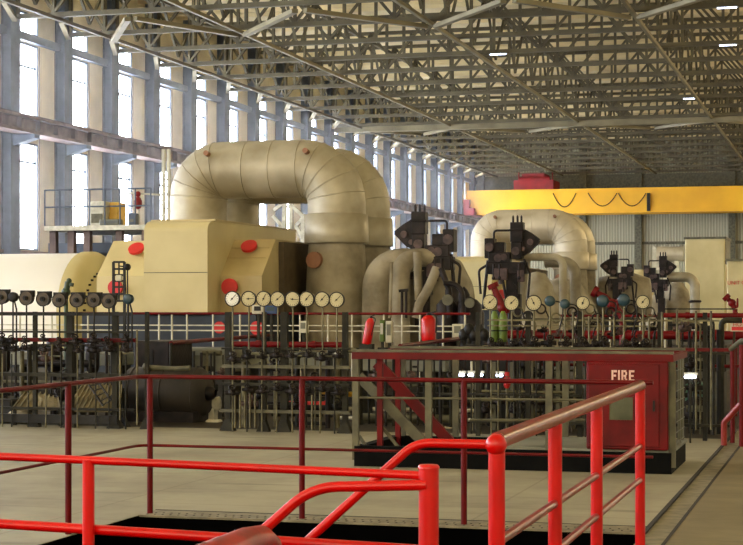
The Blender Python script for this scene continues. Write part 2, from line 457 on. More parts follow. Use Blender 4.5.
# roof trusses
ZC, ZU = 15.6, 18.85
NP = 20; PW = (XR-XL)/NP
def make_truss(y):
    r = thing('roof_truss', '', 'roof truss', (XL, y, ZC), 'steel roof trusses')
    b = MB()
    b.box((XL, y-0.14, ZC), (XR, y-0.03, ZC+0.2)); b.box((XL, y+0.03, ZC), (XR, y+0.14, ZC+0.2)); b.box((XL, y-0.16, ZC-0.03), (XR, y+0.16, ZC))
    b.build('bottom_chord', TRUSS, r)
    b = MB(); b.box((XL, y-0.13, ZU), (XR, y+0.13, ZU+0.2)); b.build('top_chord', TRUSS, r)
    for i in range(NP+1):
        x = XL+PW*i
        x = min(max(x, XL+0.65), XR-0.1)
        b = MB(); b.box((x-0.07, y-0.1, ZC+0.2), (x+0.07, y+0.1, ZU)); b.build('web_post', TRUSS, r)
    for i in range(NP):
        x0, x1 = XL+PW*i, XL+PW*(i+1)
        if i == 0: x0 += 0.65
        b = MB()
        if i % 2: b.bar((x0, y, ZC+0.2), (x1, y, ZU), 0.14)
        else: b.bar((x0, y, ZU), (x1, y, ZC+0.2), 0.14)
        b.build('web_diagonal', TRUSS, r)
    return r
ty = [y for y in cols if y > 60]
far = len(ty)
tr0 = None
for i, y in enumerate(ty):
    lab = 'grey lattice roof truss spanning the hall, %s from the far end wall' % ORD[far-1-i]
    if tr0 is None:
        tr0 = make_truss(y); tr0['label'] = lab
    else: dup(tr0, (XL, y, ZC), lab)
# longitudinal ties with their own lattice
for x, nm in ((-37.2, 'next to the windowed wall'), (-30, 'second from the windowed wall'), (-20, 'third from the windowed wall'), (-10, 'fourth from the windowed wall'), (0, 'fifth from the windowed wall')):
    r = thing('roof_tie', 'long steel tie running down the hall below the trusses, %s' % nm, 'roof tie', (x, ty[0], ZC-0.2), 'lengthwise roof ties')
    MB().box((x-0.09, ty[0]-1, ZC-0.2), (x+0.09, ty[-1]+1, ZC-0.03)).build('tie_bar', TRUSS if x < -36 else BRACE, r)
    for i in range(len(ty)-1):
        ya, yb = ty[i]+0.16, ty[i+1]-0.16; ym = (ya+yb)/2
        MB().bar((x+0.3, ya, ZU), (x+0.3, ym, ZC+0.1), 0.13).build('tie_brace', TRUSS, r)
        MB().bar((x+0.3, ym, ZC+0.1), (x+0.3, yb, ZU), 0.13).build('tie_brace', TRUSS, r)
    MB().box((x+0.2, ty[0], ZU-0.5), (x+0.4, ty[-1], ZU-0.34)).build('upper_tie', TRUSS, r)
def brace(p0, p1, w, label, m=BRACE):
    p0, p1 = Vector(p0), Vector(p1); u_ = (p1-p0).normalized()*0.4; b = MB().bar(p0+u_, p1-u_, w, w*0.7).build('wind_brace', m)
    tag(b, label, 'roof brace', 'diagonal wind braces under the roof')
nodes = [-37.2, -30, -20, -10, 0, 10]
ki = 0
for (ya, yb, nm) in ((ty[2]+0.3, ty[3]+0.6, 'first braced bay in view'), (ty[12]+0.4, ty[11]+0.8, 'bay beyond the deep grey beam')):
    q = 0
    for i in range(len(nodes)-1):
        xm = (nodes[i]+nodes[i+1])/2
        q += 1; brace((nodes[i], yb, ZC-0.26), (xm, ya, ZC-0.16), 0.3, 'flat roof brace in the %s, %s from the windowed wall' % (nm, ORD[q-1]))
        q += 1; brace((xm, ya, ZC-0.16), (nodes[i+1], yb, ZC-0.26), 0.3, 'flat roof brace in the %s, %s from the windowed wall' % (nm, ORD[q-1]))
for i in range(1, len(ty)):
    brace((XL+0.6, ty[i]-0.1, ZC-0.15), (-37.2, ty[i-1]+0.3, ZC-0.12), 0.24, 'short roof brace off the %s wall column from the end wall' % ORD[far-1-i], BRACE)
# deep beam across the hall at the movement joint
yj = ty[11]
tag(MB().box((XL+0.6, yj+0.2, ZC-0.45), (XR, yj+0.55, ZC+0.25)).build('cross_girder', BRACE), 'deep grey beam across the hall below the trusses about halfway down the roof', 'roof girder')

# lit strip lamps under a few trusses
for px, ti, lab in ((727, 3, 'lit strip lamp under the roof by the aisle side, closest of the four overhead'), (728, 5, 'lit strip lamp under the roof by the aisle side, next beyond the closest one'), (498, 5, 'lit strip lamp under the roof straight above the pale arched pipe'), (690, 9, 'lit strip lamp under the roof just before the deep cross beam')):
    y = ty[ti]-0.3; x = xa(px, y)
    r = thing('strip_lamp', lab, 'lamp', (x, y, ZC-0.14), 'strip lamps under the trusses')
    MB().box((x-0.5, y-0.08, ZC-0.06), (x+0.5, y+0.2, ZC-0.031)).build('housing', LAMPM, r)
    MB().cyl((x-0.45, y, ZC-0.1), (x+0.45, y, ZC-0.1), 0.03, 8).build('tube', TUBE, r)
# crane runway and crane
rg = thing('runway_girder', 'long brown crane runway girder along the windowed wall', 'crane girder', (-38.7, YB, 9.9))
b = MB(); b.box((-39.3, YB, 9.9), (-38.3, YE, 10.05)); b.box((-39.3, YB, 10.6), (-38.3, YE, 10.75)); b.box((-38.9, YB, 10.05), (-38.6, YE, 10.6))
for k in range(int((YE-YB)/1.98)): b.box((-39.2, YB+k*1.98, 10.05), (-38.36, YB+k*1.98+0.05, 10.6))
b.build('plate_girder', GIRD, rg)
MB().box((-38.82, YB, 10.75), (-38.68, YE, 10.87)).build('crane_rail', IRON, rg)
for yc in cols:
    MB().prism([(-39.44, yc-0.3, 9.89), (-38.3, yc-0.3, 9.89), (-38.3, yc-0.3, 9.7), (-39.44, yc-0.3, 9.35)], (0, 0.6, 0)).build('bracket', COLM, rg)
YC = 178.0
x0 = -39.1; cr = thing('overhead_crane', 'yellow overhead travelling crane bridge across the far end of the hall', 'crane', (x0, YC, 10.88))
zb0, zb1 = 11.05, 13.55
b = MB(); b.prism([(x0+1.2, YC, zb0), (XR-0.5, YC, zb0), (XR-0.5, YC, zb1), (x0, YC, zb1), (x0, YC, zb0+1.2)], (0, 1.1, 0))
b.box((x0, YC-0.12, zb1-0.12), (XR-0.5, YC+1.2, zb1+0.04)); b.box((x0+1, YC-0.12, zb0-0.04), (XR-0.5, YC+1.2, zb0+0.1))
b.box((x0, YC+3.4, zb0), (XR-0.5, YC+4.5, zb1))
b.build('bridge_girder', YEL, cr)
b = MB(); b.box((x0-0.2, YC-0.8, 10.95), (x0+0.9, YC+5.3, 11.7)); b.box((x0-0.2, YC-0.9, 11.7), (x0+0.4, YC-0.13, 12.6)); b.build('end_truck', CRED, cr)
b = MB()
for yy in (YC, YC+4.4): b.cyl((-38.9, yy, 11.2), (-38.6, yy, 11.2), 0.33, 14)
b.build('wheel', IRON, cr)
xc = xa(534, YC)
b = MB(); b.box((xc-2.2, YC+0.2, zb1+0.05), (xc+2.0, YC+4.3, zb1+1.05)); b.build('trolley', CRED, cr)
b = MB(); b.box((xc-1.4, YC+0.6, zb1+1.05), (xc+1.0, YC+3.5, zb1+1.75)); b.cyl((xc-1.7, YC+0.5, zb1+1.2), (xc+1.6, YC+0.5, zb1+1.2), 0.22, 10); b.cyl((xc-1.9, YC+1.5, zb1+1.0), (xc-1.9, YC+1.5, zb1+2.0), 0.07, 6); b.cyl((xc+1.7, YC+1.5, zb1+1.0), (xc+1.7, YC+1.5, zb1+1.9), 0.07, 6); b.build('hoist_drum', CRED, cr)
for (pa, pb, dy) in ((553, 576, 14), (588, 617, 13), (618, 646, 13)):
    pts = []
    for i in range(13):
        u = i/12; px = pa+(pb-pa)*u
        pts.append(at(px, 193+dy*4*u*(1-u), YC-0.2))
    MB().tube(pts, 0.05, 6).build('festoon_cable', BLACK, cr)
p = at(648.5, 193, YC-0.2); q = at(648.5, 211, YC-0.2)
b = MB(); b.box((p.x-0.16, p.y-0.12, q.z), (p.x+0.16, p.y+0.18, p.z)); b.build('cable_carrier', BLACK, cr)

# ------------------------------------------------------------------ turbine units
def crossover(Y, dx, m, label, rleg=True, zbot=(3.065, 0.45)):
    xl, xr = -11.7+dx, -9.02+dx
    zt = 4.08; R = 0.53; Rb = 0.80
    r = thing('crossover_pipe', label, 'steam pipe', (xr, Y, zbot[1]), 'crossover pipes')
    pts = fillet([(xl, Y, zbot[0]), (xl, Y, zt), (xr, Y, zt), (xr, Y, 2.78)], Rb, 9)
    MB().tube(pts, R, 30).build('bent_pipe', m, r)
    b = MB()
    L = [pts[i] for i in range(1, len(pts)-1)]
    mid = [L[9].lerp(L[10], u) for u in (0.33, 0.66)]
    for i, pnt in enumerate(L+mid):
        if i % 2 and i < len(L): continue
        if i < len(L):
            d = (L[min(i+1, len(L)-1)]-L[max(i-1, 0)]).normalized()
        else: d = Vector((1,0,0))
        b.ring(pnt, d, R+0.002, 0.011, 30, 5)
    b.build('seam_band', m, r)
    b = MB(); b.lathe((xr, Y, 2.72), (0,0,1), [(-0.02, R), (-0.02, R+0.05), (0.0, R+0.06), (.5, R+0.045), (.52, R)], 30); b.build('collar', m, r)
    b = MB(); b.lathe((xr, Y, zbot[1]), (0,0,1), [(0, 0.62), (0.5, 0.6), (1.2, 0.57), (2.0, 0.53), (2.25, 0.51)], 28); b.build('lagged_leg', LAG, r)
    b = MB()
    b.cyl((xr-0.24, Y-0.45, 1.6+43/54.5), (xr-0.26, Y-0.58, 1.6+43/54.5), 0.15, 18); b.build('inspection_plate', BROWN, r)
    for xx in (xl+0.36, xr-0.42): MB().cyl((xx, Y-0.4, zt+0.25), (xx, Y-0.58, zt+0.28), 0.05, 8).build('stub', BROWN, r)
    return r
def wing_prof(x, Y, zt=2.74):
    return [(x, Y, 1.42), (x, Y, 2.09), (x, Y+0.72, zt), (x, Y+4.6, zt), (x, Y+4.6, 1.42)]
def casing(dY, label, cm, cd):
    Y = 28.0+dY
    r = thing('turbine_casing', label, 'turbine casing', (-11.3, Y+2, 0.4), 'turbine casings')
    # middle hood with rounded shoulders
    zt = 3.03; yf = Y-0.62
    hx0, hx1 = xa(144, 27.38), xa(207.5, 27.38)
    prof = [(hx0, yf, 1.42)]
    for k in range(7):
        a = PI/2*k/6; prof.append((hx0, yf+0.3*(1-math.cos(a)), zt-0.18+0.18*math.sin(a)))
    prof += [(hx0, Y+4.2, zt), (hx0, Y+4.2, 1.42)]
    MB().prism(prof, (hx1-hx0, 0, 0)).build('hood', cm, r)
    b = MB(); b.box((hx0, yf-0.006, 2.13), (hx1, yf+0.01, 2.143)); b.build('joint_line', GREEN, r)
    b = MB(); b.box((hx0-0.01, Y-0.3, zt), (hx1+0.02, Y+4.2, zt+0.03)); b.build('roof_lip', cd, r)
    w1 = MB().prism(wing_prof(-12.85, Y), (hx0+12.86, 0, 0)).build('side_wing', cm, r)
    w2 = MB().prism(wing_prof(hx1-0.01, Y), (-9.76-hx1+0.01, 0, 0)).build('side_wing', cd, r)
    for zz in (1.78, 2.4, 2.58):
        yy = Y if zz < 2.09 else Y+0.72*(zz-2.09)/0.65
        MB().box((hx1+0.01, yy-0.015, zz), (-9.8, yy+0.01, zz+0.012)).build('sheet_lap', cd, w2)
    def disc(px, py, rad, tilt, wg):
        zz = 1.6+(HZ-py)*30/F
        yy = Y if zz < 2.09 else Y+0.72*(zz-2.09)/0.65
        x = at(px, py, 28).x
        nrm = Vector((0, -1, 0)) if zz < 2.09 else Vector((0, -0.65, 0.72)).normalized()
        c = Vector((x, yy, zz))
        d = MB(); d.cyl(c+nrm*0.07, c+nrm*0.12, rad, 22); d.build('blow_off_disc', REDDISC, wg)
        d = MB(); d.cyl(c, c+nrm*0.07, rad*0.5, 12); d.bar(c+Vector((0,-0.04,-rad*0.5)), c+Vector((0,-0.06,-rad*1.8)), 0.04); d.build('disc_stub', cd, wg)
    disc(127, 251.5, 0.145, 0, w1); disc(117.5, 287.5, 0.135, 0, w1)
    disc(240.5, 250, 0.145, 0, w2); disc(231.5, 287, 0.145, 0, w2)
    b = MB(); b.box((-12.9, Y-0.5, 0.42), (-9.7, Y+4.6, 1.42)); b.build('lower_casing', LOWB, r)
    b = MB(); b.box((-9.76, Y+0.9, 1.42), (-9.66, Y+4.4, 2.70)); b.build('end_shade_panel', mat('painted_end_shade', (88, 74, 50), (66, 54, 36), rough=0.6), r)  # dark panel; the shadow on the casing's end put into its colour
    return r
pl = MB(); pl.box((-30, 26.0, 0), (-3.4, 34.5, 0.42)); struct(pl.build('slab_plinth', PLINTH))
pl = MB(); pl.box((-30, 50.0, 0), (-3.4, 58.5, 0.42)); struct(pl.build('slab_plinth', PLINTH))
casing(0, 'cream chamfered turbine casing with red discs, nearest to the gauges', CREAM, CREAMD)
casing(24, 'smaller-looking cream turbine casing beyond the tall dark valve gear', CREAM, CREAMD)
crossover(30.0, 0, ALU, 'big clad crossover pipe arching out of the nearest turbine, the front one of its pair')
crossover(31.75, 0, ALU, 'clad crossover pipe arching close behind the front big one of the nearest turbine')
crossover(54.0, 0.5, ALUB, 'pale clad crossover pipe arching below the yellow crane, the front one')
crossover(55.75, 0.5, ALUB, 'pale clad crossover pipe arching below the yellow crane, behind its twin')

# generators
def generator(dY, label):
    Y = 30.2+dY; xe = -13.75; zc = 1.6-0.25
    R = 1.22
    r = thing('generator', label, 'generator', (-18, Y, 0.42), 'generators')
    MB().lathe((-27, Y, zc), (1,0,0), [(0, 0), (0, R), (27+xe-0.35, R), (27+xe-0.35, R)], 48).build('barrel', mat('generator_sunlit_white', (246, 243, 232), (238, 234, 220), rough=0.4, scale=0.6), r)  # barrel paint whitened to stand in for sunlight falling on it
    MB().lathe((xe-0.35, Y, zc), (1,0,0), [(0, R+0.03), (0.2, R+0.03), (0.35, R-0.06), (0.36, 0.8), (0.5, 0.72), (0.5, 0)], 48).build('end_shield', CREAM, r)
    b = MB()
    for k in range(40):
        a = 2*PI*k/40; p = Vector((xe+0.0, Y+math.cos(a)*0.86, zc+math.sin(a)*0.86)); b.cyl(p, p+Vector((0.05,0,0)), 0.022, 6)
    b.build('bolt_circle', IRON, r)
    b = MB(); b.box((-26, Y-1.1, 0.42), (xe-0.6, Y+1.1, 0.9)); b.build('bed', LOWB, r)
generator(0, 'white barrel-shaped generator lying at the windowed side of the nearest turbine')

# lagged high pressure casing with its inlet elbows (unit one)
hp = thing('high_pressure_casing', 'grey lagged high pressure casing under the dark valve gear beside the big arch', 'turbine casing', (-7.9, 30.5, 0.42))
A_ = at(390, 312, 30.4); 
b = MB(); b.lathe((-8.3, 30.7, 1.55), (1,0,0), [(0, 0.3), (0.05, 0.75), (0.4, 0.95), (1.0, 1.0), (1.4, 0.86), (1.6, 0.5), (1.6, 0)], 26); b.build('lagged_shell', LAG, hp)
b = MB(); b.box((-8.3, 30.0, 0.42), (-6.8, 31.5, 1.0)); b.build('foot_block', LOWB, hp)
p1 = at(376, 330, 29.4); p2 = at(378, 268, 29.4); p3 = at(424, 250, 29.6)
b = MB(); b.tube(fillet([(p1.x, p1.y, 0.42), (p2.x, 29.4, 2.32), (p3.x, 29.7, 2.32)], 0.42, 8), 0.27, 20); b.build('inlet_elbow', LAG, hp)
p1 = at(402, 330, 29.3); p2 = at(402, 262, 29.3)
b = MB(); b.tube(fillet([(p1.x, 29.2, 0.42), (p2.x, 29.2, 2.4), (p2.x+0.5, 29.6, 2.42)], 0.3, 8), 0.17, 18); b.build('inlet_elbow', LAG, hp)
b = MB(); b.tube([at(437, 268, 29.0), at(430, 285, 28.9), at(419, 305, 28.9), at(416, 318, 28.9)], 0.085, 12); b.tube([at(417.5, 252, 29.0), at(418.5, 300, 29.0)], 0.075, 12); b.tube([at(391.5, 262, 28.9), at(390, 318, 28.9)], 0.03, 10); b.build('drain_pipe', LAG, hp)
b = MB()
for px in (402, 406): b.tube([at(px, 291, 28.8), at(px, 318, 28.8)], 0.025, 6)
b.bar(at(399, 291, 28.8), at(408, 290, 28.8), 0.05); b.build('hanger', IRON, hp)

def valve_gear(px0, Y, s, mir, name_label, m, cx=0):
    """steam control valve tower; pixel box is read once at this depth for its true size (s = metres per drawing unit)"""
    base = at(px0, HZ, Y); ox, oz = base.x, 1.6
    r = thing('control_valve_gear', name_label, 'valve gear', (ox, Y, 0.42), 'control valve gear')
    def V(u, w, y=0): return (ox+mir*u*s, Y+y*s, oz+w*s)
    def bx(u0, u1, w0, w1, y0, y1, mb): 
        mb.cbox(((V((u0+u1)/2, (w0+w1)/2, (y0+y1)/2))), (abs(u1-u0)*s, abs(y1-y0)*s, abs(w1-w0)*s), 0.6*s)
    b = MB(); bx(-8, 5, 62, 82, -6, 6, b); bx(-9, 6, 73, 75, -7, 7, b); bx(-7, 4, 45, 62, -7, 7, b); b.build('servo_housing', m, r)
    b = MB()
    for u in (-6, -1.5, 2.5): b.cyl(V(u, 80), V(u, 88), 1.1*s, 8); b.cyl(V(u, 86), V(u, 89), 0.6*s, 6)
    b.build('spindle', m, r)
    b = MB(); b.prism([V(4, 76, -3), V(4, 48, -3), V(10, 51, -3), V(21, 62, -3), V(21, 65, -3), V(13, 71, -3)], (0, 6*s, 0)); b.build('lever_plate', m, r)
    b = MB(); b.cyl(V(12, 62, -5), V(12, 62, 5), 3.2*s, 12); b.cyl(V(5, 55, -6), V(5, 55, 6), 2.4*s, 10); b.build('pivot', RUST, r)
    b = MB()
    for (u, w_, q) in ((-29, 57, 4.5), (-20, 46, 4), (-14, 47, 3.4), (-2, 53, 4.2)): b.cyl(V(u, w_, -8.8), V(u, w_, 8), q*s, 12)
    b.build('flange', RUST, r)
    b = MB(); b.tube(fillet([V(-26, 66, 2), V(-26, 74, 2), V(-10, 74, 2)], 3*s, 4), 1.1*s, 8); b.build('oil_line', m, r); b = MB(); b.tube(fillet([V(-30, 40, -6), V(-40, 34, -6), V(-38, 10, -6)], 5*s, 4), 1.3*s, 8); b.build('oil_line', m, r); b = MB(); b.tube([V(6, 45, -5), V(12, 30, -5), V(10, 6, -5)], 1.2*s, 8); b.build('oil_line', m, r)
    b = MB(); bx(0, 7, 22, 34, -10, -5, b); b.build('cam_box', RUST, r); b = MB(); bx(-24, -10, 24, 36, -10, -4, b); b.cyl(V(-17, 20, -6), V(-17, 36, -6), 3*s, 10); b.build('cam_box', RUST, r)
    b = MB(); bx(-30, -8, 40, 52, -8, 4, b); bx(-34, -24, 46, 66, -7, 7, b); bx(-28, -14, 52, 62, -6, 5, b); b.build('actuator', m, r)
    b = MB(); bx(-32, 8, 30, 42, -9, 9, b); bx(-12, 0, 8, 32, -7, 7, b); b.cyl(V(-6, 16, -7.5), V(-6, 16, 7.5), 5*s, 14); b.build('valve_body', m, r)
    b = MB()
    for u in (-24, -18, 2): b.cyl(V(u, 40, -9), V(u, 26, -9), 1.2*s, 8); b.ball(V(u, 26, -9), 2.2*s, 8)
    b.cyl(V(-31, 44, -4), V(-36, -5, -4), 1.6*s, 8); b.cyl(V(-16, 30, -8), V(-11, 2, -8), 1.4*s, 8)
    b.build('linkage_rod', m, r)
    b = MB(); bx(-10, 2, -20, 10, -5, 5, b); b.cyl(V(-4, -50, 0), V(-4, -18, 0), 4*s, 10); b.build('valve_stem', m, r)
    return r
# nearest gear mirrors the others: its pointed lever faces the big arch
mpx = 30.6/F
valve_gear(418, 29.6, mpx*1.12, -1, 'tall dark control valve gear standing right beside the big arched pipe', IRON)
valve_gear(519, 38.0, 38.4/F, 1, 'dark control valve gear standing in front of the pale arched pipe', IRON)
valve_gear(613, 55.0, 55.2/F*0.6, -1, 'small dark control valve gear between pale arch and far cream cylinder', IRON)
valve_gear(664, 66.0, 66/F*0.58, 1, 'smallest dark control valve gear with bent grey pipe behind it', IRON)
# second visible HP group under the middle gear
hp2 = thing('high_pressure_casing', 'pale domed high pressure casing below the middle valve gear', 'turbine casing', (xa(545, 39), 39, 0))
b = MB(); c = at(536, 330, 39.2)
b.lathe((c.x, 39.3, 0.3), (0,0,1), [(0, .62), (.7, .6), (1.3, .5), (1.75, .36), (2.0, .2), (2.05, 0)], 24); b.build('dome', LAGW, hp2)
c = at(560, 330, 40.2)
b = MB(); b.lathe((c.x, 40.4, 0.3), (0,0,1), [(0, 1.0), (.7, .95), (1.3, .78), (1.8, .45), (1.95, 0)], 24); b.build('shell', LAG, hp2)
b = MB(); b.box((c.x-1.6, 38.6, 0), (c.x+0.9, 41.2, 0.32)); b.build('foot_block', LOWB, hp2)
b = MB(); q0 = at(516, 257, 38.2); q1 = at(563, 257, 38.2)
b.tube(fillet([q0, q1, (q1.x, 38.2, 0.3)], 0.22, 8), 0.085, 14); b.build('steam_pipe', LAGW, hp2)
b = MB(); q0 = at(545, 262, 39.0); q1 = at(575, 262, 39.0)
b.tube(fillet([q0, (q1.x, 39.0, q0.z), (q1.x+0.05, 39.0, 0.3)], 0.3, 8), 0.13, 14); b.build('steam_pipe', LAG, hp2)
b = MB(); b.tube([at(526, 256, 38.4), at(523, 275, 38.6), at(520, 312, 38.6)], 0.12, 12); b.build('steam_pipe', LAGW, hp2)
# white cream box in front of unit two
def cream_box(pa, pb, ya, Y, d, label, name='equipment_housing', m=CREAM, cat='housing'):
    A = at(pa, ya, Y); B = at(pb, ya, Y)
    r = thing(name, label, cat, ((A.x+B.x)/2, Y, 0))
    b = MB(); b.cbox(((A.x+B.x)/2, Y+d/2, A.z/2), (B.x-A.x, d, A.z), 0.04); b.build('cabinet_shell', m, r)
    b = MB(); b.box((A.x-0.05, Y-0.05, A.z-0.03), (B.x+0.05, Y+d, A.z+0.06)); b.build('roof_sheet', GREEN, r)
    return r
# pieces of the third unit and far cabins
cyl3 = thing('feed_tank', 'cream upright tank beyond the small valve gear', 'tank', (xa(640, 68), 68, 0))
c = at(640, 270, 68); b = MB(); b.lathe((c.x, 68, 0), (0,0,1), [(0, .52), (c.z-0.1, .52), (c.z, .46), (c.z+0.02, 0)], 26); b.build('shell', CREAM, cyl3)
b = MB(); b.ring((c.x, 68, c.z-0.35), (0,0,1), .53, .03, 26, 6); b.build('band', GREEN, cyl3)
b = MB(); q = at(631, 288, 67.3); b.cyl((q.x, 67.45, q.z), (q.x, 67.35, q.z), 0.2, 16); b.build('blow_off_disc', REDDISC, cyl3)
k1 = cream_box(685, 725, 238.5, 74, 3.2, 'tall cream cabin near the far end wall', 'control_cabin', CREAM, 'cabin')
b = MB(); A = at(725, 238, 74); b.box((A.x, 74.1, A.z-1.1), (A.x+0.02, 77, A.z-0.05)); b.build('side_louvre', GREEN, k1)
k2 = cream_box(727, 790, 260.5, 73.3, 0.9, 'lower cream cabin with faint red lettering beside the tall cabin', 'control_cabin', CREAM, 'cabin')
text_mesh('UNIT CON', 0.22, 0.004, at(727.3, 284.5, 73.25), REDDISC, k2)
fp = thing('exhaust_duct', 'pale horizontal duct with round end beside the tall cream cabin', 'duct', (xa(670, 76), 76, 0))
A = at(657, 254, 76); B = at(684, 254, 76)
b = MB(); b.cyl(A, B, 0.33, 18); b.build('duct_run', ALUB, fp)
b = MB(); b.prism([at(652, 270, 75.9), at(659, 270, 75.9), at(657, 250, 75.9), at(652.5, 245, 75.9)], (0, 0.4, 0)); b.build('duct_bracket', WHITE, fp)
b = MB(); b.box((A.x+0.3, 75.8, 0), (A.x+0.5, 76.2, A.z-0.3)); b.box((B.x-0.4, 75.8, 0), (B.x-0.2, 76.2, A.z-0.3)); b.build('support', WHITE, fp)
gp = thing('bent_steam_pipe', 'thick grey pipe bending down beside the smallest valve gear', 'steam pipe', (xa(694, 66), 66, 0))
q0 = at(668, 277, 66.3); q1 = at(695, 277, 66.3)
b = MB(); b.tube(fillet([q0, q1, (q1.x, 66.3, 0)], 0.38, 8), 0.19, 16); b.build('pipe_run', ALU, gp)
b = MB(); b.ring((q1.x, 66.3, 1.7), (0,0,1), 0.2, 0.05, 16, 6); b.build('flange', IRON, gp)
dm = thing('lagged_dome', 'grey lagged dome under the smallest valve gear', 'turbine casing', (xa(675, 67), 67, 0))
c = at(677, 280, 67.6); b = MB(); b.lathe((c.x, 67.6, 0), (0,0,1), [(0, .55), (1.6, .55), (2.1, .45), (2.4, .25), (2.5, 0)], 20); b.build('dome', LAG, dm)
c = at(650, 280, 67); b = MB(); b.lathe((c.x+0.2, 66.8, 0), (0,0,1), [(0, .5), (1.2, .5), (1.6, .4), (1.9, .2), (1.95, 0)], 20); b.build('shell', LAGW, dm)
gl = thing('lagged_drum', 'grey lagged drum lying below the small valve gear', 'turbine casing', (xa(595, 56), 56, 0.42))
b = MB(); c0 = at(597, 296, 56.3); b.lathe((c0.x, 56.4, 1.75), (1,0,0), [(0, .3), (.1, .75), (1.1, .9), (1.7, .7), (1.8, 0)], 22); b.build('shell', LAG, gl)
b = MB(); b.box((c0.x+0.2, 55.8, 0.42), (c0.x+1.5, 57, 1.0)); b.build('foot_block', LOWB, gl)

# ------------------------------------------------------------------ service platform by the left wall
Yp = 46.0
sp = thing('service_platform', 'grey steel service platform with handrails behind the white generator', 'platform', (xa(95, Yp), Yp, 0))
A = at(44, 226, Yp); B = at(150, 226, Yp)
b = MB(); b.box((A.x, Yp, A.z-0.14), (B.x, Yp+3.5, A.z)); b.build('deck', WHITE, sp)
b = MB(); b.box((A.x-0.6, Yp+1.5, A.z-0.75), (B.x+0.4, Yp+4.2, A.z-0.45)); b.build('lower_beam', COLM, sp)
for px in (54, 72, 88, 120, 146):
    q = at(px, 226, Yp+0.4); MB().box((q.x-0.1, Yp+0.3, 0), (q.x+0.1, Yp+0.5, A.z-0.14)).build('leg', GIRD, sp)
for k in range(8):
    x = A.x+(B.x-A.x)*k/7; MB().cyl((x, Yp+0.05, A.z), (x, Yp+0.05, A.z+1.05), 0.025, 6).build('rail_post', COLM, sp)
for h in (0.55, 1.05): MB().cyl((A.x, Yp+0.05, A.z+h), (B.x, Yp+0.05, A.z+h), 0.025, 6).build('hand_rail', COLM, sp)
def on_platform(name, label, cat, px0, px1, py0, m, d=0.6, yo=0.6, extra=None):
    a = at(px0, 226, Yp+yo); c = at(px1, py0, Yp+yo)
    r = thing(name, label, cat, ((a.x+c.x)/2, Yp+yo, A.z))
    MB().cbox(((a.x+c.x)/2, Yp+yo+d/2, (A.z+c.z)/2), (c.x-a.x, d, c.z-A.z), 0.03).build('body', m, r)
    MB().box((a.x+0.05, Yp+yo-0.03, A.z+0.1), (c.x-0.05, Yp+yo, (A.z+c.z)/2)).build('panel', GREEN if extra is None else extra, r)
on_platform('pump_set', 'white pump casing on the service platform', 'pump', 90, 104, 201, WHITE)
on_platform('filter_unit', 'ochre filter unit on the service platform beside the white pump', 'filter', 105, 118, 202, YORN, 0.6, 1.0, YORN)
on_platform('control_box', 'grey control box low on the service platform in front of the ochre unit', 'control box', 99, 119, 219, PALE, 0.3, 0.15, COLM)
on_platform('control_box', 'dark grey control box at the turbine end of the service platform', 'control box', 128, 135, 213, COLM, 0.4, 0.3, PALE)
dv = thing('davit_hoist', 'thin grey davit hoist with red hook block on the service platform', 'hoist', (xa(139, Yp+0.6), Yp+0.6, A.z))
b = MB(); q = at(139, 192, Yp+0.6); b.tube([(q.x, Yp+0.6, A.z), (q.x, Yp+0.6, q.z)], 0.03, 6); b.tube([at(128, 193, Yp+0.6), at(164, 195, Yp+0.6)], 0.03, 6); b.build('jib', WHITE, dv)
b = MB(); q = at(138, 203, Yp+0.55); b.ball(q, 0.16, 10, (0.8, 0.8, 1.2)); b.ball((q.x, q.y, q.z+0.26), 0.09, 8); b.build('hook_block', CRED, dv)
st = MB(); 
for px in (163, 168): 
    q = at(px, 160, 44); st.box((q.x-0.04, 44, 0), (q.x+0.04, 44.1, q.z+0.3))
for k in range(12):
    zz = 0.6+k*0.4; a = at(163, 200, 44); c = at(168, 200, 44); st.box((a.x, 44.02, zz), (c.x, 44.08, zz+0.05))
tag(st.build('access_ladder', WHITE), 'tall pale steel access ladder just left of the big arch', 'ladder')
# lattice mast behind the arch
lm = thing('lattice_mast', 'white lattice mast seen through the big arch', 'mast', (xa(287, 70), 70, 0))
b = MB(); 
for (p, q) in (((285, 202), (278, 260)), ((303, 214), (304, 260)), ((291, 200), (291, 262))): b.bar(at(p[0], p[1], 70), Vector((at(q[0], q[1], 70).x, 70, 0)), 0.16)
b.build('mast_leg', WHITE, lm)
b = MB()
for (p, q) in (((273, 216), (282, 226)), ((282, 226), (274, 232)), ((285, 202), (274, 210)), ((303, 218), (296, 226)), ((296, 226), (304, 240)), ((291, 205), (303, 216))): b.bar(at(p[0], p[1], 70), at(q[0], q[1], 70), 0.14)
b.build('lattice_bar', WHITE, lm)

# ------------------------------------------------------------------ railings
def railing(name, label, m, pts, h, posts, rails, pr=0.022, rr=0.02, mm=None, base=0.0):
    """pts: plan polyline; posts: list of (x,y); rails: list of (height, radius)"""
    r = thing(name, label, 'railing', (posts[0][0], posts[0][1], base))
    for (x, y) in posts:
        MB().cyl((x, y, base), (x, y, base+h), pr, 12).build('post', m, r)
    for i, (z, rad) in enumerate(rails):
        P = fillet([(x, y, base+z) for (x, y) in pts], 0.12, 5) if len(pts) > 2 else [(x, y, base+z) for (x, y) in pts]
        MB().tube(P, rad, 12).build('top_rail' if i == 0 else 'mid_rail', (mm or m) if i == 0 else m, r)
    return r
# far side of the stair pit (dark red)
xw = -5.27; yw = 12.2
pp = [(xa(150, yw), yw), (xa(302, yw), yw), (xa(464, yw), yw), (xw+0.03, 10.95), (xw+0.03, 7.6)]
railing('pit_railing', 'dark red thin pipe railing along the far and windowed sides of the stair pit', REDDARK, [(xw+0.03, 4.0), (xw+0.03, yw), (-1.34, yw)], 1.045, pp, [(1.045, 0.017), (0.52, 0.011)], 0.023)
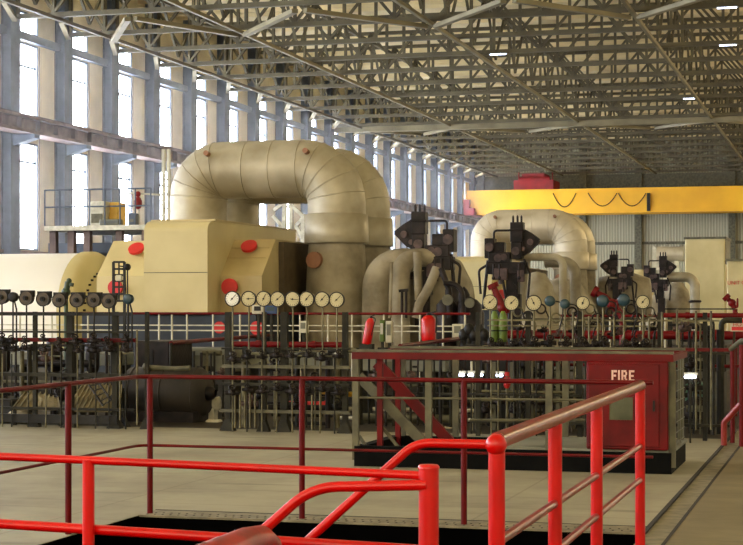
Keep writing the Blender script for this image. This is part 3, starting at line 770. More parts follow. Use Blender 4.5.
# right railing
XRr = -1.285
R1 = thing('stair_railing', 'bright red stair railing with four thick posts and worn handrail', 'railing', (XRr, 6.37, 0), 'bright red stair railings')
for y in (6.37, 7.70, 9.02, 10.96): MB().cyl((XRr, y, 0), (XRr, y, 1.06), 0.032, 20).build('post', RED, R1)
MB().tube([(XRr, 6.37, 1.083), (XRr, 10.98, 1.083)], 0.034, 18).build('top_rail', REDWORN, R1)
b = MB(); b.ball((XRr, 6.36, 1.07), 0.042, 14); b.build('corner_elbow', RED, R1)
for z in (0.70, 0.485): MB().tube([(XRr, 6.37, z), (XRr, 10.96, z)], 0.019, 12).build('mid_rail', REDWORN, R1)
h0 = fillet([(XRr, 6.37, 1.07), (-1.60, 6.37, 1.07), (-2.9, 6.37, -0.1)], 0.16, 7)
MB().tube(h0, 0.018, 14).build('stair_handrail', RED, R1)
# near railing
Yn = 5.08
R2 = thing('stair_railing', 'bright red low railing crossing the near edge of the stair pit', 'railing', (-1.235, Yn, 0), 'bright red stair railings')
MB().cyl((-1.235, Yn, -0.3), (-1.235, Yn, 1.10), 0.031, 20).build('post', RED, R2)
MB().lathe((-1.235, Yn, 1.10), (0,0,1), [(0, .033), (.006, .033), (.012, .028), (.012, 0)], 18).build('post_cap', RED, R2)
MB().cyl((-2.43, 5.23, -0.3), (-2.43, 5.23, 1.085), 0.02, 16).build('post', RED, R2)
MB().cyl((-4.9, 5.5, -0.3), (-4.9, 5.5, 1.085), 0.02, 16).build('post', RED, R2)
MB().tube([(-1.235, Yn, 1.078), (-2.43, 5.23, 1.083), (-4.9, 5.52, 1.09)], 0.0135, 12).build('top_rail', RED, R2)
MB().tube([(-1.235, Yn+0.1, 0.835), (-2.43, 5.26, 0.85), (-4.9, 5.54, 0.86)], 0.017, 12).build('mid_rail', RED, R2)
h1 = fillet([(-1.235, Yn-0.02, 1.052), (-1.60, Yn-0.02, 1.035), (-2.25, Yn-0.02, 0.47)], 0.24, 8)
MB().tube(h1, 0.0165, 14).build('stair_handrail', RED, R2)
# nearest pipe end
R3 = thing('hand_rail_pipe', 'thick worn red handrail end pointing in from the bottom edge', 'railing', (-1.22, 2.4, 0))
MB().tube([(-1.225, 1.9, 1.094), (-1.225, 3.42, 1.094), (-1.225, 3.50, 1.088), (-1.225, 3.54, 1.072), (-1.225, 3.555, 1.035)], [0.035, 0.036, 0.036, 0.035, 0.034], 20).build('pipe_run', mat('red_paint_scuffed', (168, 18, 12), (118, 14, 10), rough=0.36, scale=16), R3)
MB().cyl((-1.225, 3.52, 0), (-1.225, 3.52, 1.05), 0.032, 18).build('post', RED, R3)
MB().cyl((-1.225, 2.0, 0), (-1.225, 2.0, 1.06), 0.032, 18).build('post', RED, R3)
# stairs down into the pit
sr = thing('steel_stair', 'black steel stair going down into the pit between the red handrails', 'stair', (-1.5, 5.7, -0.2))
for y in (5.2, 6.25):
    MB().bar((PX1-0.1, y, -0.25), (-4.9, y, -3.9), 0.05, 0.25).build('stringer', BLACK, sr)
for k in range(14):
    x = -1.6-k*0.245; MB().box((x-0.25, 5.2, -0.3-k*0.262), (x, 6.25, -0.27-k*0.262)).build('tread', BLACK, sr)

# right edge railing with bent pipe
r = thing('post_railing', 'dark red double-post railing with bent foot pipe at the far aisle edge', 'railing', (-1.2, 20, 0))
for px, y0 in ((732.5, 20.2), (741.5, 19.7)):
    q = at(px, 345, y0); MB().cyl((q.x, y0, 0), (q.x, y0, q.z), 0.028, 12).build('post', REDFAR, r)
b = MB(); b.tube([at(731, 349, 20.2), at(741, 341, 19.7), at(770, 338, 18.6)], 0.03, 10); b.build('top_rail', GREEN, r)
q = at(724, 444, 19.8)
b = MB(); b.tube(fillet([(q.x, 19.8, 0.0), (q.x, 19.8, 0.26), at(741, 404, 19.7)], 0.08, 5), 0.035, 12); b.build('bent_pipe', REDWORN, r)

# ------------------------------------------------------------------ fire cabinet and hatch enclosure
Ye = 16.3
x0, x1 = -4.72, -1.62
en = thing('hatch_enclosure', 'red and grey railed enclosure on a black kerb around a floor hatch', 'enclosure', ((x0+x1)/2, Ye, 0))
b = MB(); b.box((x0, Ye, 0), (x1, Ye+0.1, 0.2)); b.box((x0, Ye+1.35, 0), (x1, Ye+1.45, 0.2)); b.box((x0, Ye+0.1, 0), (x0+0.1, Ye+1.35, 0.2)); b.box((x1-0.1, Ye+0.1, 0), (x1, Ye+1.35, 0.2)); b.box((x0+0.1, Ye+0.1, 0), (x1-0.1, Ye+1.35, 0.1)); b.build('kerb', KERB, en)
b = MB(); b.box((xa(470, Ye), Ye+0.02, 0.2), (x1+0.02, Ye+1.4, 0.225)); b.build('cover_plate', PALE, en)
for px in (355, 428, 548.5, 672):
    x = xa(px, Ye); b = MB(); b.box((x-0.032, Ye+0.01, 0.06), (x+0.032, Ye+0.05, 1.06)); b.box((x-0.032, Ye+0.05, 0.06), (x-0.02, Ye+0.1, 1.06)); b.build('corner_post', GREEN, en)
for px in (402, 455, 565):
    x = xa(px, Ye+1.35); b = MB(); b.box((x-0.032, Ye+1.36, 0.06), (x+0.032, Ye+1.4, 1.06)); b.build('corner_post', GREEN, en)
x = x1-0.04; MB().box((x-0.03, Ye+1.33, 0.06), (x+0.03, Ye+1.39, 1.08)).build('corner_post', GREEN, en)
for px, yy in ((379.5, Ye+0.12), (397.5, Ye+1.25)):
    x = xa(px, yy); MB().box((x-0.026, yy, 0.1), (x+0.026, yy+0.05, 1.06)).build('red_post', REDFAR, en)
b = MB(); b.box((x0-0.02, Ye-0.02, 1.058), (x1+0.02, Ye+0.03, 1.125)); b.box((x0-0.02, Ye+1.38, 1.058), (x1+0.02, Ye+1.43, 1.125)); b.box((x0-0.02, Ye, 1.06), (x0+0.03, Ye+1.4, 1.12)); b.box((x1-0.03, Ye, 1.06), (x1+0.02, Ye+1.4, 1.12)); b.build('top_band', REDFAR, en)
b = MB(); b.bar((x0-0.02, Ye+0.015, 1.14), (x1+0.02, Ye+0.015, 1.14), 0.06, 0.025); b.bar((x0, Ye+1.4, 1.14), (x1, Ye+1.4, 1.14), 0.06, 0.025); b.build('cap_rail', GREEN, en)
b = MB(); b.bar(at(377, 363, Ye+0.6), at(450, 442, Ye+0.6), 0.05, 0.11); b.build('diagonal_handrail', REDFAR, en)
b = MB(); b.bar(at(359, 376, Ye+0.3), at(424, 443, Ye+0.3), 0.04, 0.1); b.build('diagonal_stringer', GREEN, en)
b = MB(); b.bar(at(359, 436, Ye+0.2), at(370, 452, Ye+0.2), 0.03); b.bar(at(383, 428, Ye+0.2), at(404, 454, Ye+0.2), 0.03); b.build('diagonal_tie', GREEN, en)
for py in (396.5, 399.5): pass
b = MB(); b.cyl(at(353, 397.5, Ye+0.04), at(585, 400, Ye+0.04), 0.012, 8); b.cyl(at(470, 420, Ye+0.7), at(585, 420, Ye+0.7), 0.014, 8); b.build('mid_bar', GREEN, en)
ms = MB()
for k in range(5): 
    y = Ye+0.2+k*0.25; ms.box((x1-0.01, y, 0.2), (x1-0.002, y+0.008, 1.05))
for k in range(9): ms.box((x1-0.012, Ye+0.03, 0.25+k*0.1), (x1-0.004, Ye+1.4, 0.256+k*0.1))
ms.build('side_mesh', PALE, en)
# fire box
xa0, xa1 = xa(585.5, Ye-0.1), xa(667.5, Ye-0.1)
zb_, zt_ = 0.226, za(361.2, 625, Ye-0.1)
fb = thing('fire_hose_cabinet', 'red steel cabinet stencilled FIRE standing on the black kerb', 'fire cabinet', ((xa0+xa1)/2, Ye, 0.225))
MB().cbox(((xa0+xa1)/2, Ye+0.16, (zb_+zt_)/2), (xa1-xa0, 0.42, zt_-zb_), 0.012).build('body', REDDARK, fb)
dr = MB().cbox(((xa0+xa1)/2-0.03, Ye-0.055, (zb_+zt_)/2), (xa1-xa0-0.1, 0.02, zt_-zb_-0.06), 0.006).build('door', REDDARK, fb)
q0, q1 = at(609.5, 397, Ye-0.06), at(633, 420, Ye-0.06)
MB().box((q0.x, Ye-0.07, q1.z), (q1.x, Ye-0.062, q0.z)).build('window_pane', GLASSG, dr)
fr = MB(); 
for (a_, b_) in (((q0.x-0.012, q1.z-0.012), (q0.x, q0.z+0.012)), ((q1.x, q1.z-0.012), (q1.x+0.012, q0.z+0.012)), ((q0.x, q0.z), (q1.x, q0.z+0.012)), ((q0.x, q1.z-0.012), (q1.x, q1.z))):
    fr.box((a_[0], Ye-0.076, a_[1]), (b_[0], Ye-0.06, b_[1]))
fr.build('pane_frame', REDDARK, dr)
MB().box((xa1-0.14, Ye-0.085, (zb_+zt_)/2-0.05), (xa1-0.12, Ye-0.065, (zb_+zt_)/2+0.05)).build('handle', IRON, dr)
# stencil letters (bars with stencil gaps)
lt = MB(); L0 = at(611.5, 381.3, Ye-0.07); L1 = at(636, 370.3, Ye-0.07)
W = L1.x-L0.x; H = L1.z-L0.z; cw = W/4.35; s_ = cw*0.30
def lb(i, u0, u1, w0, w1):
    off = [0, 1.02, 1.62, 2.85][i]*cw*1.09
    lt.box((L0.x+off+u0*cw, Ye-0.071, L0.z+w0*H), (L0.x+off+u1*cw, Ye-0.0645, L0.z+w1*H))
lb(0, 0, .32, 0, 1); lb(0, .36, .95, .8, 1); lb(0, .36, .8, .42, .6)
lb(1, 0.05, .37, 0, 1)
lb(2, 0, .32, 0, 1); lb(2, .36, .85, .82, 1); lb(2, .36, .85, .42, .58); lb(2, .7, .98, .58, .85); lb(2, .55, .82, .2, .42); lb(2, .7, 1.0, 0, .24)
lb(3, 0, .32, 0, 1); lb(3, .36, .95, .82, 1); lb(3, .36, .82, .42, .58); lb(3, .36, .95, 0, .18)
lt.build('lettering', STEN, dr)

# ------------------------------------------------------------------ gauges and racks
YR = 20.3
def gauge(px, py, dia, face, rim, label, group, zlow, needle=0.7, turned=False, stem=PIPEO):
    c = at(px, py, YR); R = dia/2
    r = thing('pressure_gauge', label, 'gauge', (c.x, YR, zlow), group)
    MB().lathe((c.x, YR, c.z), (0,-1,0), [(-.06, 0), (-.06, R*.9), (.02, R*.95), (.02, R)], 24).build('case', BLACK if not turned else DARKDIAL, r)
    MB().ring((c.x, YR-0.022, c.z), (0,1,0), R*0.97, 0.007 if rim else 0.005, 26, 6).build('bezel', BLACK, r)
    dl = MB().lathe((c.x, YR-0.021, c.z), (0,-1,0), [(0, R*.93), (0.001, 0)], 24).build('dial', face, r)
    if turned:
        b = MB(); b.cyl((c.x, YR-0.02, c.z), (c.x, YR-0.05, c.z), R*0.34, 12); b.cyl((c.x, YR-0.02, c.z), (c.x, YR-0.07, c.z), R*0.15, 8); b.build('rear_boss', BLACK, dl)
        b = MB(); b.box((c.x-R*0.95, YR-0.0, c.z+R*0.15), (c.x+R*0.95, YR+0.07, c.z+R*1.05)); b.build('mounting_plate', BLACK, r)
    else:
        b = MB()
        for k in range(13):
            a = math.radians(-225+k*22.5); d = Vector((math.cos(a), 0, math.sin(a)))
            b.bar(Vector((c.x, YR-0.0235, c.z))+d*R*0.68, Vector((c.x, YR-0.0235, c.z))+d*R*0.82, 0.004)
        b.build('scale_marks', BLACK, dl)
        d = Vector((math.cos(needle), 0, math.sin(needle)))
        b = MB(); b.bar(Vector((c.x, YR-0.027, c.z))-d*R*0.3, Vector((c.x, YR-0.027, c.z))+d*R*0.7, 0.007, 0.004, (0,1,0)); b.cyl((c.x, YR-0.022, c.z), (c.x, YR-0.03, c.z), 0.012, 8); b.build('needle', BLACK, dl)
    MB().tube([(c.x, YR, c.z-R*.9), (c.x, YR, zlow)], 0.011, 8).build('stem', stem, r)
    return r
def valve(mb, p, s=1.0):
    x, y, z = p
    mb.ball((x, y, z), 0.04*s, 8, (1.2, 1, 0.8)); mb.cyl((x-0.07*s, y, z), (x+0.07*s, y, z), 0.02*s, 8)
    mb.cyl((x, y, z), (x+0.03*s, y-0.09*s, z+0.05*s), 0.012*s, 6); mb.ring((x+0.03*s, y-0.09*s, z+0.05*s), (0.5,-1,0.9), 0.028*s, 0.009*s, 10, 5)
def rack(name, label, posts, hs, x0p, x1p, stems, vrows, m=RACKM, shorts=(), pw=0.05, feet=True):
    r = thing(name, label, 'gauge rack', (xa((x0p+x1p)/2, YR+0.12), YR+0.12, 0))
    for px, w in posts:
        x = xa(px, YR+0.12); b = MB(); b.box((x-w/2, YR+0.1, 0), (x+w/2, YR+0.1+w, 1.5))
        po = b.build('post', m, r)
        if feet: MB().prism([(x-w/2-0.06, YR+0.06, 0), (x+w/2+0.06, YR+0.06, 0), (x+w/2, YR+0.08, 0.14), (x-w/2, YR+0.08, 0.14)], (0, w+0.04, 0)).build('foot_plate', m, po)
    for (py, rad, mm, pa, pb) in hs:
        p, q = at(pa, py, YR+0.06), at(pb, py, YR+0.06); z = za(py, (pa+pb)/2, YR)
        MB().box((p.x, YR+0.03, z-rad), (q.x, YR+0.09, z+rad)).build('cross_bar', mm, r)
    b = MB()
    for px in stems:
        p = at(px, 357, YR)
    for py in vrows:
        for px in stems:
            p = at(px+random.uniform(-2, 2), py+random.uniform(-2, 2), YR-0.02)
            b = MB(); valve(b, p, random.uniform(0.9, 1.35)); b.build('valve', IRON, r)
    for px in stems:
        p = at(px+random.uniform(-2.5, 2.5), 357, YR+0.0)
        MB().tube([(p.x, YR, 0.95), (p.x, YR, 0.0)], 0.010, 6).build('impulse_pipe', PIPEO if random.random() < .5 else m, r)
    for (px, ya, yb) in shorts:
        p, q = at(px, ya, YR), at(px, yb, YR)
        MB().tube([p, q], 0.013, 6).build('impulse_pipe', PIPEO, r)
    return r
# left rack
lp = [(2, 297), (26.5, 298), (43.5, 299), (59.6, 300), (77, 300), (94, 300), (109, 301)]
for i, (px, py) in enumerate(lp):
    gauge(px, py, 0.19, DARKDIAL, True, 'dark round gauge seen from behind before the generator, %s from the windowed wall' % ORD[i], 'dark gauges seen from behind', 1.02, turned=True, stem=RACKM)
for i, (px, py, lab) in enumerate(((13, 297, 'small black dial on twin stems between the first two dark gauges by the windowed wall'), (128.3, 299, 'small blue-black round gauge at the turbine end of the dark gauge row'))):
    c = at(px, py, YR)
    r = thing('pressure_gauge', lab, 'gauge', (c.x, YR, 1.0), 'small dark gauges')
    MB().lathe((c.x, YR, c.z), (0,-1,0), [(-.05, 0), (-.05, .06), (.02, .066), (.03, .05), (.03, 0)], 18).build('case', TEAL if i else BLACK, r)
    b = MB(); b.tube([(c.x, YR, c.z-.06), (c.x, YR, 1.0)], 0.012, 6)
    b.tube(fillet([(c.x+0.02, YR, c.z-.05), (c.x+0.05, YR, c.z-0.16), (c.x+0.05, YR, 1.0)], 0.05, 4), 0.012, 6); b.build('stem', BLACK, r)
rack('gauge_rack', 'olive steel rack under the dark gauges before the white generator', [(35, 0.05), (70, 0.075), (115, 0.07), (147, 0.045)],
     [(314, 0.022, BLACK, -20, 132), (340, 0.026, REDDARK, -20, 136), (332, 0.012, RACKM, -20, 132), (375, 0.022, RACKM, -20, 130), (409, 0.016, RACKM, -20, 135), (419, 0.055, BLACK, -20, 118)],
     -20, 135, [4, 14, 27, 44, 60, 77, 94, 109, 128], (341, 350), shorts=[(120, 345, 420), (137, 330, 425), (52, 345, 372)])
# middle rack
mp_ = [(232.7, 298.8, DIALW, .8), (249, 298.8, DIAL, 0.05), (264, 298.8, DIAL, 1.1), (278, 299.2, DIAL, .7), (293, 299.2, DIAL, -0.1), (307, 299.2, DIAL, .9), (322.5, 299.4, DIAL, .85), (337, 299.8, DIAL, .75)]
for i, (px, py, f, nd) in enumerate(mp_):
    gauge(px, py, 0.192, f, True, ('white-faced' if i == 0 else 'pale-faced')+' gauge in the row of eight before the big arch, %s from the windows' % ORD[i], 'pale gauges before the big arch', 0.98, nd)
rack('gauge_rack', 'olive steel valve rack under the eight pale gauges', [(228, 0.075), (264, 0.05), (284, 0.085), (345, 0.065)],
     [(367, 0.02, GREEN, 222, 350), (412, 0.02, GREEN, 220, 350), (349, 0.012, RACKM, 222, 350), (385, 0.018, RACKM, 222, 350)],
     222, 350, [233, 249, 264, 278, 293, 307, 322, 337], (357, 391), shorts=[(235, 393, 428), (240, 393, 428), (245, 393, 428), (250, 393, 428), (255, 393, 428), (300, 395, 430), (312, 395, 430)])
# right rack
rp_ = [(490.2, 302.2, DIAL, .182, .7), (511.8, 302.8, DIAL, .182, .75), (534, 303, DIAL, .186, 2.0), (583, 303, DIAL, .16, 1.2), (643, 302, DIAL, .16, .9)]
wl_ = ['first', 'second', 'third, rimmed in heavy black', 'fourth, small and cloudy', 'fifth, small and olive']
for i, (px, py, f, d, nd) in enumerate(rp_):
    gauge(px, py, d, f, i == 2, 'pale gauge behind the hatch enclosure, %s, counted from the big arch' % wl_[i], 'pale gauges behind the hatch', 0.98, nd)
tl = ['directly beside the black-rimmed gauge', 'second past the black-rimmed gauge', 'above the FIRE cabinet beside the red monitor', 'behind the corner of the FIRE cabinet']
for i, (px, py, rad) in enumerate(((550, 301, .065), (565, 304, .06), (603, 301, .075), (624, 300, .075))):
    c = at(px, py, YR)
    r = thing('pressure_switch', 'small round teal pressure switch on a stem, %s' % tl[i], 'pressure switch', (c.x, YR, 1.0), 'teal pressure switches')
    MB().lathe((c.x, YR, c.z), (0,-1,0), [(-.05, 0), (-.05, rad*.9), (.02, rad), (.035, rad*.75), (.035, 0)], 18).build('case', TEAL, r)
    b = MB(); b.tube([(c.x, YR, c.z-rad*.9), (c.x, YR, 0.98)], 0.012, 8); b.build('stem', PIPEO, r)
    b = MB(); b.tube(fillet([(c.x+rad*.8, YR, c.z), (c.x+.16, YR, c.z-0.02), (c.x+.15, YR, c.z-.2), (c.x+.09, YR, c.z-.42)], 0.07, 5), 0.009, 6); b.build('cable', BLACK, r)
rack('gauge_rack', 'olive instrument rack with pale and teal dials behind the FIRE cabinet', [(478, 0.05), (528, 0.06), (580, 0.06), (660, 0.06), (705, 0.05)],
     [(320.5, 0.01, PIPEO, 488, 720), (326, 0.008, PIPEO, 488, 655), (349, 0.02, REDDARK, 440, 730), (352.5, 0.012, RACKM, 440, 730), (309, 0.008, RACKM, 665, 735), (424, 0.016, RACKM, 470, 730), (395, 0.012, RACKM, 440, 580)],
     470, 730, [490, 500, 512, 522, 534, 550, 565, 583, 592, 603, 624, 634, 643], (345, 349), shorts=[(677, 309, 345), (696, 311, 430), (711, 311, 430), (573, 312, 345), (589, 316, 345), (598, 314, 345), (649, 318, 345), (614, 318, 345), (662, 312, 350)], feet=False)

def siphons(label, pxs, ys, loc):
    r = thing('siphon_manifold', label, 'pipework', loc)
    for i, px in enumerate(pxs):
        c = at(px, ys[i % len(ys)], YR+0.26)
        MB().ring((c.x, c.y, c.z), (0.25, -1, 0), 0.055, 0.011, 16, 6).build('siphon_loop', IRON if i % 3 else PIPEO, r)
        MB().tube(fillet([(c.x+0.05, c.y, c.z), (c.x+0.1, c.y, c.z-0.12), (c.x+0.04, c.y, c.z-0.3), (c.x+0.04, c.y, c.z-0.42)], 0.05, 4), 0.009, 6).build('impulse_pipe', PIPEO if i % 2 else IRON, r)
        b = MB(); valve(b, (c.x+0.02, c.y-0.02, c.z-0.2-0.03*(i % 3)), 0.9); b.build('valve', RUST if i % 2 else IRON, r)
        MB().tube([(c.x+0.04, c.y, c.z-0.42), (c.x+0.04, c.y, 0.98)], 0.009, 6).build('impulse_pipe', IRON, r)
    MB().box((at(pxs[0]-4, 322, YR+0.1).x, YR+0.28, 1.40), (at(pxs[-1]+4, 322, YR+0.1).x, YR+0.31, 1.425)).build('cross_bar', RACKM, r)
    for px in (pxs[0]-3, pxs[-1]+3):
        x = xa(px, YR+0.13); MB().box((x-0.012, YR+0.28, 0), (x+0.012, YR+0.31, 1.4)).build('post', RACKM, r)
siphons('tangle of curled siphon pipes under the pale and teal dials behind the FIRE cabinet', [518, 528, 541, 556, 572, 578, 590, 597, 611, 618, 631, 637, 650], (312, 316, 309, 318), (xa(584, YR), YR+0.1, 0))
def bundle(label, pa, pb, Y0, nv, nh, y0, y1):
    r = thing('pipe_bundle', label, 'pipework', (xa((pa+pb)/2, Y0), Y0, 0))
    rs = random.Random(int(pa+pb))
    for k in range(nv):
        px = pa+(pb-pa)*(k+0.5)/nv+rs.uniform(-2, 2); yy = Y0+rs.uniform(0, 0.5); x = xa(px, yy); rad = rs.choice((0.012, 0.016, 0.022, 0.035))
        zt = za(rs.uniform(y0, y0+12), px, yy); m = rs.choice((IRON, RACKM, RACKM, BLACK, PIPEO))
        if rs.random() < 0.4: P = fillet([(x, yy, 0), (x, yy, zt), (x+rs.choice((-1, 1))*0.25, yy+0.02, zt)], 0.06, 4)
        else: P = [(x, yy, 0), (x, yy, zt)]
        MB().tube(P, rad, 8).build('riser', m, r)
        if rs.random() < 0.6:
            b = MB(); valve(b, (x, yy-0.02, rs.uniform(0.25, max(0.4, zt-0.1))), rs.uniform(1.0, 1.9)); b.build('valve', rs.choice((IRON, RUST, BLACK)), r)
    for k in range(nh):
        py = y0+(y1-y0)*(k+0.5)/nh+rs.uniform(-3, 3); yy = Y0+0.55+rs.uniform(0, 0.3); u = sorted((rs.uniform(0, .5), rs.uniform(.5, 1)))
        A, B = at(pa+(pb-pa)*u[0], py, yy), at(pa+(pb-pa)*u[1], py, yy)
        MB().tube([A, (B.x, yy, A.z)], rs.choice((0.014, 0.02, 0.04, 0.055)), 10).build('header', rs.choice((IRON, RACKM, BLACK, GREEN)), r)
bundle('dark bundle of risers and headers behind the dark gauge rack', -4, 124, 21.45, 17, 9, 340, 425)
bundle('dark bundle of risers and headers behind the rack of eight pale gauges', 224, 348, 20.9, 16, 10, 350, 428)
bundle('dark bundle of risers and headers in the gap behind the red diagonal handrail', 356, 470, 21.6, 14, 9, 346, 428)
bundle('dark bundle of risers and headers left of the FIRE cabinet', 474, 582, 21.9, 17, 10, 346, 430)
bundle('dark bundle of risers and headers between the FIRE cabinet and the aisle', 676, 726, 21.2, 9, 8, 318, 428)
bundle('dark bundle of low pipes between the motor drum and the valve rack', 192, 224, 22.6, 6, 5, 345, 425)
# ------------------------------------------------------------------ turbine floor railings and pipes
def rl(label, pa, pb, Y, tops, posts, base, m, mm, name='floor_railing'):
    r = thing(name, label, 'railing', (xa((pa+pb)/2, Y), Y, base))
    for px in posts:
        x = xa(px, Y); MB().cyl((x, Y, base), (x, Y, tops[0]), 0.016, 10).build('post', mm, r)
    for i, z in enumerate(tops):
        MB().cyl((xa(pa, Y), Y, z), (xa(pb, Y), Y, z), 0.022 if i == 0 else 0.011, 10).build('top_rail' if i == 0 else 'mid_rail', m if i == 0 else mm, r)
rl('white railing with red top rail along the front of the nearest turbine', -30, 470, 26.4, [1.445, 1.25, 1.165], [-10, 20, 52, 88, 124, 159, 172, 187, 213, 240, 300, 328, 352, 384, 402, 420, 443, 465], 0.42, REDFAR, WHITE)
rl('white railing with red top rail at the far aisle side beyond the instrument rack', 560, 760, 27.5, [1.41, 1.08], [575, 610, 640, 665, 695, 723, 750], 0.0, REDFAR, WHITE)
for (pa, ya, pb, yb, za_, lab) in ((171, 343, 272, 335, 1.09, 'dull red rail running back towards the cream casing'), (400, 346, 464, 338, 1.07, 'dull red rail running back towards the dark valve gear')):
    p = at(pa, ya, 22.2); q = at(pb, yb, 27.6 if pb < 300 else 25.4)
    r = thing('walkway_rail', lab, 'railing', (p.x, p.y, 0))
    MB().tube([p, q], 0.03, 10).build('top_rail', REDDARK, r)
    MB().cyl((p.x, p.y, 0), (p.x, p.y, p.z), 0.025, 8).build('post', RACKM, r)
    m_ = p.lerp(q, 0.55); MB().cyl((m_.x, m_.y, 0), (m_.x, m_.y, m_.z), 0.025, 8).build('post', RACKM, r)
def pipe_run(name, label, pa, pb, py, Y, rad, m, px_sup, cat='pipe', fl=True):
    p, q = at(pa, py, Y), at(pb, py, Y); z = (p.z+q.z)/2
    r = thing(name, label, cat, ((p.x+q.x)/2, Y, 0))
    MB().cyl((p.x, Y, z), (q.x, Y, z), rad, 16).build('pipe_run', m, r)
    b = MB()
    nfl = max(2, int((q.x-p.x)/1.1))
    for k in range(nfl):
        x = p.x+(q.x-p.x)*(k+0.5)/nfl; b.cyl((x-0.03, Y, z), (x+0.03, Y, z), rad*1.35, 16)
    if fl: b.build('flange', m, r)
    for px in px_sup:
        x = xa(px, Y); MB().box((x-0.03, Y-0.03, 0), (x+0.03, Y+0.03, z-rad*0.7)).build('support', RACKM, r)
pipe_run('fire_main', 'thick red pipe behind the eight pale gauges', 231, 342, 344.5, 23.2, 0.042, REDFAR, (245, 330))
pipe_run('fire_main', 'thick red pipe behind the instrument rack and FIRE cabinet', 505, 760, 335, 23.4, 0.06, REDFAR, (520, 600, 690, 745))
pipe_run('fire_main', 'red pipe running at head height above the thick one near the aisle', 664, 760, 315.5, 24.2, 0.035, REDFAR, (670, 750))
pipe_run('fire_main', 'dull red pipe low down behind the instrument rack near the aisle', 540, 760, 365.5, 22.8, 0.022, REDDARK, (560, 720), fl=False)
pipe_run('condensate_pipe', 'white pipe along the floor behind the eight gauges, the upper one', 262, 480, 409, 24.6, 0.03, WHITE, (300, 360, 440))
pipe_run('condensate_pipe', 'white pipe along the floor behind the hatch enclosure, the lower one', 340, 480, 419, 22.6, 0.024, WHITE, (360, 470))
pipe_run('oil_pipe', 'short red pipe lying low behind the eight gauges', 288, 340, 404.5, 25.2, 0.05, REDDISC, (300, 330))
pipe_run('gas_pipe', 'yellow pipe low down behind the end post of the eight gauges', 320, 400, 394.5, 24.9, 0.04, YELP, (330, 390))
pipe_run('cooling_pipe', 'pale green-grey pipe low down behind the hatch enclosure', 440, 590, 387, 23.8, 0.035, PALE, (450, 560))
pipe_run('cooling_pipe', 'olive pipe low down among frames behind the FIRE cabinet', 470, 600, 402, 22.4, 0.03, GREEN, (480, 590))
# pale ducting behind the racks
def boxthing(name, label, cat, pa, pb, yt, yb, Y, d, m, panel=None):
    A = at(pa, yt, Y); B = at(pb, yb, Y); zb2 = max(0.0, B.z)
    if yb > 420: zb2 = 0.0
    r = thing(name, label, cat, ((A.x+B.x)/2, Y, 0))
    MB().cbox(((A.x+B.x)/2, Y+d/2, (A.z+zb2)/2), (B.x-A.x, d, A.z-zb2), 0.015).build('body', m, r)
    if panel is not None:
        MB().box((A.x+(B.x-A.x)*0.35, Y-0.012, zb2+(A.z-zb2)*0.1), (A.x+(B.x-A.x)*0.55, Y, A.z-(A.z-zb2)*0.3)).build('panel', panel, r)
    if zb2 > 0:
        for x in (A.x+0.08, B.x-0.08): MB().box((x-0.04, Y+0.04, 0), (x+0.04, Y+d-0.04, zb2)).build('leg', RACKM, r)
    return r
boxthing('air_duct', 'pale grey sheet duct behind the dark motor', 'duct', 170, 236, 348, 372, 23.8, 0.7, PALE, GREEN)
boxthing('air_duct', 'pale grey sheet duct behind the eight pale gauges', 'duct', 240, 338, 353, 368, 24.3, 0.6, PALE, PALE)
boxthing('air_duct', 'pale greenish sheet duct behind the hatch enclosure', 'duct', 354, 446, 357, 372, 23.6, 0.6, PALE, GREEN)
boxthing('air_duct', 'pale sheet duct low behind the dark gauges', 'duct', 10, 118, 352, 366, 23.2, 0.6, PALE, GREEN)
boxthing('oil_tank', 'dark square oil tank above the dark motor', 'tank', 134, 169, 341, 372, 22.6, 0.9, IRON, BLACK)
for i, (pa, pb) in enumerate(((47, 61), (86, 99), (0, 10))):
    A = at(pa, 350, 22.4); B = at(pb, 380, 22.4); rad = (B.x-A.x)/2; cx = (A.x+B.x)/2
    r = thing('drain_vessel', 'dark upright drain vessel behind the dark gauges, %s' % ('below the fourth gauge', 'below the sixth gauge', 'closest to the windowed wall')[i], 'vessel', (cx, 22.4, 0), 'dark drain vessels')
    MB().lathe((cx, 22.4, 0.6), (0,0,1), [(0, 0), (0.04, rad*.8), (.1, rad), (0.45, rad), (0.5, rad*.7), (0.52, 0)], 18).build('shell', IRON, r)
    MB().cyl((cx, 22.4, 0), (cx, 22.4, 0.6), rad*0.35, 10).build('leg', IRON, r)
# dark horizontal motor
Ym = 21.6
mo = thing('pump_motor', 'big dark motor drum lying between the dark gauges and pale gauges', 'motor', (xa(175, Ym), Ym, 0))
A = at(128, 395, Ym+0.4); B = at(206, 395, Ym+0.4)
b = MB(); b.lathe((A.x, Ym+0.45, 0.38), (1,0,0), [(0, 0), (0, .31), (.05, .35), (B.x-A.x-.1, .35), (B.x-A.x, .28), (B.x-A.x, 0)], 30)
for k in (0.1, 0.5, 0.9): b.ring((A.x+(B.x-A.x)*k, Ym+0.45, 0.38), (1,0,0), 0.352, 0.012, 30, 4)
b.build('stator_drum', mat('motor_brown_black', (52, 44, 34), (30, 26, 20), rough=0.7, scale=3), mo)
b = MB(); b.lathe((B.x, Ym+0.45, 0.38), (1,0,0), [(0, .1), (.05, .1), (.08, .09), (.12, .05)], 14); b.build('shaft_end', IRON, mo)
b = MB(); b.box((A.x+0.05, Ym+0.05, 0), (B.x-0.05, Ym+0.85, 0.14)); b.build('base_frame', IRON, mo)
b = MB(); b.tube([at(144, 367, Ym+0.3), at(156, 368, Ym+0.3), at(175, 369, Ym+0.3), at(190, 368, Ym+0.3)], 0.035, 8); b.build('cooling_pipe', GREEN, mo)
b = MB(); c = at(146, 367, Ym+0.25); b.ball(c, 0.06, 8); b.build('drain_cock', GREEN, mo)
